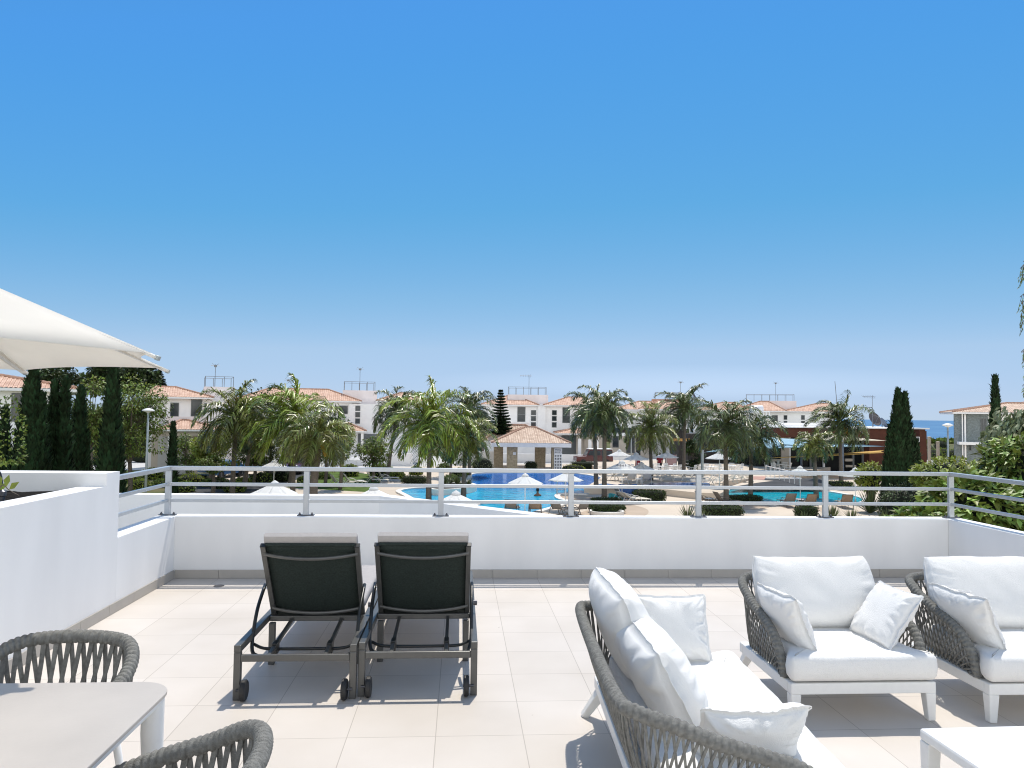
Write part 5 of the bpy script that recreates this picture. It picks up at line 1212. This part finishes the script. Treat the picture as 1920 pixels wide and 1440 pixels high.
# planter twig at the left edge
t=thing('planter_plant','thin leafy twig growing from the planter at the left edge','plant',(onY(-12,905,5.2).x,5.2,1.03)); b=MB(); l=MB(); q=spline([(0,0,0),(.05,0,.14),(.09,.02,.11),(.155,.02,.075)],6); b.tube(q,[.005-.0002*i for i in range(19)],5)
for p,d in (((.08,0,.13),(.1,0,.9)),((.05,0,.14),(-.3,0,.8)),((.02,0,.10),(.5,.2,.6)),((.1,0,.115),(.6,-.2,.5))): leaf(l,V(p),V(d),V((0,-1,.3)),.09,.045)
b.build('stem','trunk',t,smooth=True); l.build('leaves','leaf_lime',t)
bush('yellow leafy climber at the left edge of the photo',onY(10,830,22).x,22,zat(10,870,22),1.0,.8,1.9,r_,'leaf_mid',500,.12,name='climber',cat='plant',core=False)
# ================================================================== POOLSIDE THINGS
def umbrella_proto():
    t=thing('pool_umbrella','','umbrella',(0,0,0),0,'white pool umbrellas')
    c=octa_canopy((0,0),1.05,1.90,2.37,8,R(10),.015,seg=4); o=c.build('canopy','canopy_white',t,smooth=True,auto=25); sd=o.modifiers.new('t','SOLIDIFY'); sd.thickness=.012
    MB().lathe((0,0,2.315),[(.20,0),(.18,.05),(.11,.11),(.04,.15),(.01,.17)],10).build('vent_cap','canopy_white',t,smooth=True)
    MB().tube([(0,0,0),(0,0,2.40)],.024,8).build('pole','white_metal',t,smooth=True); MB().lathe((0,0,0),[(.25,0),(.25,.06),(.06,.09),(.04,.25)],14).build('base','concrete',t)
    for k in range(8): a=R(10)+2*pi*k/8; MB().tube([(.03*cos(a),.03*sin(a),2.33),(1.04*cos(a),1.04*sin(a),1.895)],.010,4).build('rib','white_metal',t)
    return t
UM=[(986,907,70,'open white umbrella over the pool in front of the swimmer',G,0),(1062,901,66,'open white umbrella behind the fourth railing post',G,0),
 (1162,855,45,'highest white umbrella in the dining group beside the tall palms',RZ,0),(1193.5,862,50,'white umbrella beside the medium palm trunk, over red towels',RZ,0),(1167,880,60,'white umbrella with dark lettering on its canopy',RZ,0),(1203,880,50,'plain white umbrella next to the lettered one',RZ,0),(1250,858,46,'white umbrella sheltering the pink panel and dining tables',RZ,0),(1349,860.5,54,'white umbrella half behind the broad dark palm',RZ,0),
 (1500,890,60,'white umbrella just above the top rail by the small palm',G,0),(1603,893,60,'white umbrella beside the yellow green bush and cypress',G,0),(670,863,41,'front one of the two white umbrellas on the left lawn',G,0),(687,857,38,'rear one of the two white umbrellas on the left lawn',G,0),(606,876,36,'white umbrella peeping out behind the thick palm trunk',G,0),(516,878,56,'white umbrella under the fronds of the spreading palm',G,0),
 (518,927,90,'near white umbrella with palm shadow above the neighbouring parapet',G,0),(703,937,92,'near white umbrella left of the third railing post',G,0),(857,946,92,'near white umbrella below the planted island',G,0)]
up=None; umb={}
for px,ey,wp,lb,bz,_ in UM:
    Y=2.03*FPX/wp; z=zat(px,ey,Y)-1.9; k=1.0
    gap=z-bz
    if up is None: up=umbrella_proto(); o=up
    else: o=dup(up)
    o.location=(xat(px,Y),Y,z if abs(gap)>.02 else bz); o['label']=lb; umb[lb]=o; o.rotation_euler=(0,0,R(r_.uniform(-20,20)))
    if gap>.03:   # the pole reaches the ground it stands on
        s=(1.9+gap)/1.9; o.location.z=bz
        for ch in o.children:
            if ch.type=='MESH' and ch.name.split('.')[0] in('pole',): ch.scale=(1,1,(2.4+gap)/2.4)
            elif ch.name.split('.')[0]!='base': ch.location.z=gap
    elif gap<-.03: o.location.z=bz; [setattr(ch.location,'z',gap) for ch in o.children if ch.name.split('.')[0]!='base']
lu=umb['white umbrella with dark lettering on its canopy']; can_=[c for c in lu.children if c.name.startswith('canopy')][0]; lu.rotation_euler=(0,0,R(-90-22.5-10+0))
zc=can_.location.z; aa=R(10+22.5); 
for i,chx in enumerate('ANIS'):
    o=put_text(chx,.36,lu,(0,0,0),(0,0,0),'sign_ink'); s=(i-1.5)*.25; rr=.62; zz=zc+1.90+(2.37-1.9)*(1-rr/1.05)+.035
    nx_=V((cos(aa),sin(aa),0)); tx=V((-sin(aa),cos(aa),0)); p=nx_*(rr*.96-abs(s)*.10)+tx*s; upv=(-nx_*1.0+V((0,0,.45))).normalized(); nrm=tx.cross(upv)
    mm=Matrix((tx,upv,nrm)).transposed().to_4x4(); mm.translation=V((p.x,p.y,zz+.02)); o.matrix_local=mm
# pool loungers: bent tube frame with a sling
def pool_lounger(name,slm,frm,back=58):
    t=thing(name,'','sun lounger',(0,0,0),0,'sun loungers round the pool'); b=R(back); f=MB()
    by,bz=.62*cos(b),.62*sin(b)
    for s in (-1,1):
        f.tube(spline([(s*.31,1.38,.30),(s*.31,.6,.33),(s*.31,.05,.34)],5),.018,6); f.tube([(s*.31,.05,.34),(s*.31,-by,.34+bz)],.018,6)
        f.tube(spline([(s*.33,-.35,.02),(s*.34,-.12,.40),(s*.34,.20,.56),(s*.34,.48,.50),(s*.33,.66,.30),(s*.33,.80,.02)],6),.02,6); f.tube(spline([(s*.31,1.30,.30),(s*.31,1.38,.15),(s*.31,1.45,.02)],4),.018,6)
    f.tube([(-.31,-by,.34+bz),(.31,-by,.34+bz)],.018,6); f.tube([(-.31,1.38,.30),(.31,1.38,.30)],.018,6); f.tube([(-.33,-.33,.05),(.33,-.33,.05)],.014,6); f.build('frame',frm,t,smooth=True)
    for nm,A_,B_ in (('seat_sling',(1.36,.315),(.05,.345)),('back_sling',(.045,.352),(-by,.345+bz))):
        m=MB(); n=8
        for i in range(n+1):
            q=i/n; y=A_[0]+(B_[0]-A_[0])*q; z=A_[1]+(B_[1]-A_[1])*q-.03*sin(pi*q)
            for x in (-.30,-.1,.1,.30): m.v.append((x,y,z-.006*(abs(x)<.2)))
        for i in range(n):
            for j in range(3): a=i*4+j; m.f.append((a,a+1,a+5,a+4))
        o=m.build(nm,slm,t,smooth=True); sd=o.modifiers.new('t','SOLIDIFY'); sd.thickness=.012
    return t
protos={}
def lng(label,px,by,kind,rz,z=G,back=58,sc=1.0):
    c=onZ(px,by,z); key=(kind,back)
    sl={'tan':'sling_tan','cream':'sling_cream','grey':'sling_grey'}[kind]; fr='lounger_frame_dark' if kind in('tan','grey') and z==G and by>944 else 'lounger_frame'; key=(kind,back,fr)
    if key not in protos: o=protos[key]=pool_lounger('pool_lounger',sl,fr,back); o.location=tuple(c); o.rotation_euler=(0,0,R(rz))
    else: o=dup(protos[key],tuple(c),R(rz))
    o['label']=label; o.scale=(sc,)*3
for a in [('tan lounger back showing behind the slanting parapet end, leftmost',958,966,'tan',-12),('tan lounger at the near pool edge below the swimmer',1003,967,'tan',-8),('grey lounger just left of the fourth railing post',1044,967,'grey',-38),('grey lounger just right of the fourth railing post',1092,967,'grey',28),
 ('grey lounger facing the second pool, left of its small table',1481,951,'grey',-3),('tan lounger facing the second pool beside the small palm trunk',1520,952,'tan',-3),('tan lounger facing the second pool right of the sixth post',1587,953,'tan',-12),
 ('tan lounger turned sideways left of the broad palm trunk',1350,949,'tan',-80),('tan lounger turned sideways beside the fifth railing post',1316,948,'tan',-80)]: lng(*a,sc=1.0)
for a in [('cream lounger on the left lawn beside the near umbrella pole',652,911,'cream',-70),('cream lounger on the left lawn right of the umbrellas',695,907,'cream',-75),('cream lounger on the left lawn beside the thin stem',628,913,'cream',-60),('cream lounger at the far side of the left lawn',715,903,'cream',-72)]: lng(*a,back=62)
for i,(px,by,rz,w_) in enumerate([(1183,908,10,'beside the channel, under the lettered umbrella'),(1212,908,-5,'beside the channel, under the plain umbrella'),(1150,901,60,'at the far left of the channel'),(1172,902,50,'behind the lettered umbrella pole'),(1232,903,70,'right of the medium palm trunk'),(1255,902,75,'in the row beyond the channel, left end'),(1278,902,80,'in the row beyond the channel, middle'),(1296,903,80,'in the row beyond the channel, right end'),(1330,909,75,'beside the fifth post near the channel end'),(1352,909,85,'left of the broad palm trunk on raised deck'),(1372,906,95,'right of the broad palm trunk on raised deck'),(1388,904,95,'between the two low palms on raised deck'),(1402,904,95,'at the palm drooping low on raised deck')]): lng('cream lounger '+w_,px,by,'cream',rz,RZ)
# white stacked loungers, towels
for i,(px,by,rz,lb) in enumerate([(1170,943,-70,'white lounger with teal towel beside the squared hedge'),(1180,945,-75,'empty white lounger in front of the towel covered ones')]): lng(lb,px,by,'cream',rz,back=40)
lng('lounger hidden under the dark blue towel',1162,941,'grey',-70,back=62)
def drape(label,px,by,rz,m,w_,h_,z=G,lean=.35):
    c=onZ(px,by,z); t=thing('towel',label,'towel',tuple(c+V((0,-.02,.0))),R(rz)); b=MB(); nx,nz=14,12
    for j in range(nz+1):
        for i in range(nx+1):
            u=i/nx; v_=j/nz; x=(u-.5)*w_*(1+.12*(1-v_)); y=-.10-lean*(1-v_)*.5+.05*sin(u*17+v_*3)*(1.2-v_); zz=.06+v_*h_+.03*sin(u*9); b.v.append((x,y,zz))
    for j in range(nz):
        for i in range(nx): a=j*(nx+1)+i; b.f.append((a,a+1,a+nx+2,a+nx+1))
    o=b.build('cloth',m,t,smooth=True); sd=o.modifiers.new('t','SOLIDIFY'); sd.thickness=.02
drape('dark blue towel draped over a lounger beside the tall palm trunk',1176,937,0,'towel_blue',1.25,.95); drape('teal towel hanging beside the dark blue one',1152,939,10,'towel_teal',.9,.42)
# small side tables
def side_table(label,px,by,z=G,r=.28,h=.42):
    c=onZ(px,by,z); t=thing('side_table',label,'side table',tuple(c),0,'small poolside tables'); MB().lathe((0,0,h-.03),[(r,0),(r,.03)],18).build('table_top','white_plastic',t)
    for k in range(4): a=pi/4+k*pi/2; MB().tube([(r*.7*cos(a),r*.7*sin(a),h-.03),(r*.9*cos(a),r*.9*sin(a),0)],.018,6).build('leg','white_plastic',t)
side_table('small white table between the two loungers at second pool',1499,948); side_table('small white table between the sideways loungers',1331,947); side_table('small white table among the loungers beyond channel',1198,908,RZ); side_table('small low table beside the cream lawn loungers',675,911)
# cafe tables and chairs on the raised deck
def cafe_chair():
    t=thing('cafe_chair','','chair',(0,0,0),0,'white cafe chairs on the raised deck')
    MB().box(-.23,.23,-.23,.23,.43,.46).build('seat','white_plastic',t,bevel=.01)
    b=MB()
    for x in (-.2,-.1,0,.1,.2): b.bar((x,.22,.46),(x*1.05,.32,.86),.045,.02)
    b.bar((-.24,.325,.87),(.24,.325,.87),.03,.06); b.build('backrest','white_plastic',t)
    for s in (-1,1):
        MB().bar((s*.21,-.2,.43),(s*.24,-.26,0),.035,.035,up=(0,1,0)).build('leg','white_plastic',t); MB().bar((s*.21,.2,.43),(s*.24,.3,0),.035,.035,up=(0,1,0)).build('leg','white_plastic',t)
        MB().tube(spline([(s*.24,-.22,.44),(s*.26,-.2,.64),(s*.25,.28,.66)],4),.018,6).build('armrest','white_plastic',t)
    return t
def cafe_table():
    t=thing('cafe_table','','table',(0,0,0),0,'white cafe tables on the raised deck'); MB().lathe((0,0,.71),[(.45,0),(.45,.03)],20).build('table_top','white_plastic',t); MB().tube([(0,0,.03),(0,0,.71)],.04,10).build('pedestal','white_plastic',t); MB().lathe((0,0,0),[(.28,0),(.26,.03),(.05,.05)],14).build('foot','white_plastic',t); return t
ch0=cafe_chair(); tb0=cafe_table(); used=[0,0]
for gi,(px,by,where) in enumerate([(1240,890,'left of the pole under pink panel umbrella'),(1262,889,'right of the pole under pink panel umbrella'),(1284,890,'right of the dark pergola column'),(1312,889,'at the pale grey awning post'),(1338,891,'under the umbrella by broad palm'),(1372,888,'between the broad palm and restaurant'),(1205,889,'behind the plain umbrella'),(1462,885,'in front of the restaurant glass')]):
    c=onZ(px,by,RZ); o=tb0 if used[1]==0 else dup(tb0); used[1]+=1; o.location=tuple(c); o['label']='round white cafe table '+where
    for k,(sd,a) in enumerate((('left',200),('right',-15),('far',95),('near',-80))):
        a=a+gi*17; p=V((c.x+.72*cos(R(a)),c.y+.72*sin(R(a)),RZ)); o=ch0 if used[0]==0 else dup(ch0); used[0]+=1; o.location=p; o.rotation_euler=(0,0,R(a-90)); o['label']=f'white cafe chair {sd} of the table {where}'
# pink panel and red cloths
c=onZ(1258,882,RZ); t=thing('windbreak','dusty pink panel standing behind the cafe tables','panel',(c.x,c.y,RZ)); w_=11*c.y/FPX
MB().box(-w_,w_,-.02,.02,.35,1.45).build('panel','pink_cloth',t,bevel=.02)
for s in (-1,1): MB().tube([(s*w_,0,0),(s*w_,0,1.5)],.03,8).build('post','antenna',t)
drape('red towel hanging behind the umbrella beside the medium palm',1195,884,0,'red_cloth',.42,1.05,RZ,.05)
# fence rail of the ramp and slim bollards by the restaurant
t=thing('ramp_rail','white handrail along the ramp beside the second pool','railing',tuple(onZ(1436,893,RZ))); b=MB(); a=onZ(1436,893,RZ); e=onZ(1500,911,RZ)-a
for i in range(8): p=e*(i/7); b.tube([(p.x,p.y,0),(p.x,p.y,.9)],.03,6)
b.tube([(0,0,.9),(e.x,e.y,.9)],.035,6); b.tube([(0,0,.5),(e.x,e.y,.5)],.025,6); b.build('bars','white_plastic',t)
for px,t_,lb in ((1436,868,'slim pale bollard left of the restaurant door'),(1449,870,'slim pale bollard in front of restaurant door'),(1459,864,'taller thin post right of the two bollards')): post(lb,px,t_,68,.12 if 'boll' in lb else .07,'lamp_pole',cat='bollard',name='bollard',base=RZ)
# pool ladder
c=onZ(1052,928.5); t=thing('pool_ladder','steel pool ladder at the round deck','ladder',tuple(c)); b=MB()
for s in (-1,1): b.tube(spline([(s*.28,-.35,0),(s*.28,-.3,.75),(s*.28,0,.95),(s*.28,.3,.75),(s*.28,.35,-.4)],6),.022,8)
b.build('handrails','chrome',t,smooth=True)
for k in range(3): MB().bar((-.28,.35,.35-.25*k),(.28,.35,.35-.25*k),.08,.03).build('rung','chrome',t)
# swimmer, seen from behind, chest deep
def skin_person(name,label,loc,rz,joints,edges,m,scale=1):
    me=bpy.data.meshes.new(name); me.from_pydata([j[0] for j in joints],edges,[]); o=bpy.data.objects.new(name,me); COL.objects.link(o); o.location=loc; o.rotation_euler=(0,0,rz)
    sk=o.modifiers.new('skin','SKIN'); me.skin_vertices or None
    for i,j in enumerate(joints): me.skin_vertices[0].data[i].radius=(j[1],j[2] if len(j)>2 else j[1])
    me.skin_vertices[0].data[0].use_root=True
    s=o.modifiers.new('sub','SUBSURF'); s.levels=2; s.render_levels=2
    dg=bpy.context.evaluated_depsgraph_get(); m2=bpy.data.meshes.new_from_object(o.evaluated_get(dg)); o.modifiers.clear(); o.data=m2; bpy.data.meshes.remove(me); m2.name=name
    m2.materials.clear(); m2.materials.append(M(m)); m2.polygons.foreach_set('use_smooth',[True]*len(m2.polygons))
    return tag(o,label,'person')
def head_on(parent,c,r=.105,hair='short'):
    h=MB(); h.sphere(c,r*1.06,14,10,(.80,.95,1.12)); h.v=[(p[0],p[1]+.012,p[2]+.025) for p in h.v]; h.f=[f for f in h.f if not (sum(h.v[i][1] for i in f)/len(f)<c[1]-.02 and sum(h.v[i][2] for i in f)/len(f)<c[2]+.06)]
    h.build('hair','hair',parent,smooth=True)
def face(parent,c,r=.105):
    f=MB(); f.sphere((c[0]-.034,c[1]-r*.90,c[2]+.012),.012,8,6); f.sphere((c[0]+.034,c[1]-r*.90,c[2]+.012),.012,8,6); f.bar((c[0]-.025,c[1]-r*.93,c[2]-.055),(c[0]+.025,c[1]-r*.93,c[2]-.055),.008,.01); f.build('eyes_and_mouth','hair',parent)
    n=MB(); n.bar((c[0],c[1]-r*.93,c[2]+.01),(c[0],c[1]-r*1.12,c[2]-.028),.012,.012,.03,.02); n.build('nose','skin',parent)
    for s in (-1,1): e=MB(); e.sphere((c[0]+s*r*.80,c[1]+.01,c[2]),.028,8,6,(.35,.7,1)); e.build('ear','skin',parent,smooth=True)
J=[((0,0,0),.15,.10),((0,0,.20),.14,.10),((0,0,.38),.15,.10),((0,0,.50),.10,.08),((0,0,.58),.055),((0,-.01,.66),.075,.085),((0,-.01,.76),.085,.095),((0,-.005,.83),.06,.07),
   ((-.17,0,.45),.06),((-.23,-.10,.27),.045),((-.22,-.32,.22),.034),((-.21,-.40,.23),.03,.016),((.17,0,.45),.06),((.24,-.08,.27),.045),((.22,-.30,.22),.034),((.21,-.38,.23),.03,.016)]
Ed=[(0,1),(1,2),(2,3),(3,4),(4,5),(5,6),(6,7),(3,8),(8,9),(9,10),(10,11),(3,12),(12,13),(13,14),(14,15)]
for sd,wi in ((-1,11),(1,15)):
    wx,wy,wz=J[wi][0]
    for k in range(5): J.append(((wx+(-.03+.015*k),wy-(.07+.015*(2-abs(k-2))),wz-.01),.009)); Ed.append((wi,len(J)-1))
c=onZ(1008,930,G+.02); sw=skin_person('person','dark haired swimmer seen from behind, chest deep in the pool',(c.x,c.y,G+.02-.47),R(180),J,Ed,'skin'); sw.scale=(1.15,)*3
head_on(sw,(0,-.01,.755)); face(sw,(0,-.01,.745))
# diner in a red top standing behind a chair
J2=[((0,0,.92),.14,.10),((0,.01,1.10),.13,.095),((0,.0,1.32),.155,.10),((0,0,1.42),.09,.07),((0,0,1.50),.052),((0,-.01,1.57),.072,.08),((0,-.01,1.66),.082,.092),((0,-.005,1.74),.06,.066),
 ((-.18,0,1.38),.058),((-.24,.03,1.12),.042),((-.22,-.10,.90),.032),((-.215,-.13,.83),.03,.016),((.18,0,1.38),.058),((.24,.03,1.12),.042),((.22,-.10,.90),.032),((.215,-.13,.83),.03,.016),
 ((-.09,0,.86),.085),((-.10,-.02,.48),.06),((-.10,.02,.09),.042),((-.10,-.12,.04),.04,.03),((.09,0,.86),.085),((.10,-.02,.48),.06),((.10,.02,.09),.042),((.10,-.12,.04),.04,.03)]
E2=[(0,1),(1,2),(2,3),(3,4),(4,5),(5,6),(6,7),(3,8),(8,9),(9,10),(10,11),(3,12),(12,13),(13,14),(14,15),(0,16),(16,17),(17,18),(18,19),(0,20),(20,21),(21,22),(22,23)]
for wi in (11,15):
    wx,wy,wz=J2[wi][0]
    for k in range(5): J2.append(((wx,wy+(-.03+.015*k),wz-(.075+.012*(2-abs(k-2)))),.009)); E2.append((wi,len(J2)-1))
c=onZ(1237,886,RZ); dn=skin_person('person','person in a dark red top and black trousers behind cafe chairs',(c.x,c.y,RZ),R(160),J2,E2,'skin')
head_on(dn,(0,-.01,1.655)); face(dn,(0,-.01,1.645))
top_=MB(); 
def ell(m,rings,n=16):
    o=len(m.v)
    for (cx,cy,z,rx,ry) in rings:
        for k in range(n): a=2*pi*k/n; m.v.append((cx+rx*cos(a),cy+ry*sin(a),z))
    for i in range(len(rings)-1):
        for k in range(n): m.f.append((o+i*n+k,o+i*n+(k+1)%n,o+(i+1)*n+(k+1)%n,o+(i+1)*n+k))
ell(top_,[(0,0,.86,.185,.145),(0,0,1.05,.17,.13),(0,0,1.28,.205,.145),(0,0,1.40,.19,.12),(0,0,1.455,.085,.075)])
for s in (-1,1): top_.tube([(s*.17,0,1.385),(s*.245,.03,1.12)],[.078,.062],10)
top_.build('shirt','red_cloth',dn,smooth=True); tr=MB(); ell(tr,[(0,0,.78,.19,.15),(0,0,.90,.18,.14)])
for s in (-1,1): tr.tube([(s*.092,0,.86),(s*.10,-.02,.48),(s*.10,.02,.09)],[.108,.08,.062],12)
tr.build('trousers','trousers',dn,smooth=True)
# cars
def car(label,px,by,y,L,m,rz,prof,roof=None,z=G,cab=None):
    x=xat(px,y); t=thing('parked_car',label,'car',(x,y,z),rz); w_=.86; b=MB(); n=len(prof)
    b.v=[(p[0],-w_,p[1]) for p in prof]+[(p[0],w_,p[1]) for p in prof]; b.f=[tuple(range(n)),tuple(reversed(range(n,2*n)))]+[(i,n+i,n+(i+1)%n,(i+1)%n) for i in range(n)]
    b.build('body',m,t,bevel=.05); k=len(cab); cb=MB(); iw=w_-.10
    cb.v=[(p[0],-(w_-.01 if p[1]<1.1 else iw),p[1]) for p in cab]+[(p[0],(w_-.01 if p[1]<1.1 else iw),p[1]) for p in cab]; cb.f=[tuple(range(k)),tuple(reversed(range(k,2*k)))]+[(i,k+i,k+(i+1)%k,(i+1)%k) for i in range(k)]
    cb.build('cabin',m,t,bevel=.03)
    a,bq,cq,dq=cab[0],cab[1],cab[2],cab[3]; mid=(bq[0]+cq[0])/2
    for s in (-1,1):
        for (xa,xb) in ((a[0],mid-.05),(mid+.05,dq[0])):
            zt_=bq[1]-.10; zb_=a[1]+.06; q=.22; x1_=max(xa+.12,bq[0]+.05) if xa==a[0] else xa; x2_=xb if xa==a[0] else min(xb-.12,cq[0]-.05)
            y0_,y1_=s*(w_-.004),s*(iw-.0+.004)
            g=MB(); g.v=[(xa+.12 if xa==a[0] else xa,y0_,zb_),(xb if xa==a[0] else xb-.12,y0_,zb_),(x2_,y1_+s*.01,zt_),(x1_,y1_+s*.01,zt_)]; g.f=[(0,1,2,3)]; o=g.build('side_window','glass_dark',t); sd=o.modifiers.new('t','SOLIDIFY'); sd.thickness=.02; sd.offset=0
    for (p,q,nm) in ((a,bq,'windscreen'),(dq,cq,'rear_window')):
        p=V((p[0],0,p[1])); q=V((q[0],0,q[1])); d=q-p; off=V((d.z,0,-d.x)).normalized()*.012*(-1 if nm=='windscreen' else 1); g=MB(); p1=p+d*.14+off; q1=p+d*.88+off; g.v=[(p1.x,-.70,p1.z),(p1.x,.70,p1.z),(q1.x,.64,q1.z),(q1.x,-.64,q1.z)]; g.f=[(0,1,2,3)]; g.build(nm,'glass_dark',t)
    x0=min(p[0] for p in prof); x1=max(p[0] for p in prof)
    for fx in (x0+.75,x1-.75):
        for s in (-1,1):
            wl=MB(); wl.lathe((0,0,0),[(.20,-.10),(.32,-.10),(.34,-.07),(.34,.07),(.32,.10),(.20,.10)],20); wl.xf(Matrix.Translation((fx,s*.80,.34))@Matrix.Rotation(pi/2,4,'X')); wh=wl.build('wheel','wheel_rubber',t,smooth=True,auto=40)
            rm=MB(); rm.lathe((0,0,0),[(.20,-.07),(.20,.07)],14); rm.xf(Matrix.Translation((fx,s*.83,.34))@Matrix.Rotation(pi/2,4,'X')); rm.build('rim','wheel_grey',wh)
    for s in (-1,1):
        hl=MB(); hl.sphere((x0+.02,s*.62,.74),.11,10,8,(.4,1,1)); hl.build('headlight','chrome',t,smooth=True)
    MB().box(x0-.06,x0+.03,-.8,.8,.40,.56).build('bumper','chrome',t,bevel=.02)
    return t
J_=[(-2.1,.42),(-2.1,.95),(-1.0,1.02),(-.95,1.06),(2.0,1.06),(2.05,.42)]; Jc=[(-.98,1.055),(-.62,1.74),(1.95,1.76),(2.02,1.055)]
car('dark red jeep with white roof parked behind the hedge',1113,866,82,4.1,'car_red',R(4),J_,cab=Jc)
jr=[o for o in bpy.data.objects if o.get('label','').startswith('dark red jeep')][0]; MB().box(-.62,2.0,-.78,.78,1.765,1.83).build('roof_top','lamp_white',jr,bevel=.03)
C1=[(-2.0,.30),(-2.05,.66),(-1.1,.86),(-.9,.92),(1.2,.96),(1.95,.90),(2.0,.35)]; Cc=[(-.95,.90),(-.25,1.40),(.95,1.42),(1.6,.93)]
car('bright blue car parked beside the left palm trunk',420,890,63,4.0,'car_blue',R(70),C1,cab=Cc)
car('red car glimpsed under the fronds of the spreading palm',562,885,68,4.0,'car_red',R(80),C1,cab=Cc)
car('silver car behind the palm trunks at left',480,872,66,4.0,'car_silver',R(10),C1,cab=Cc)
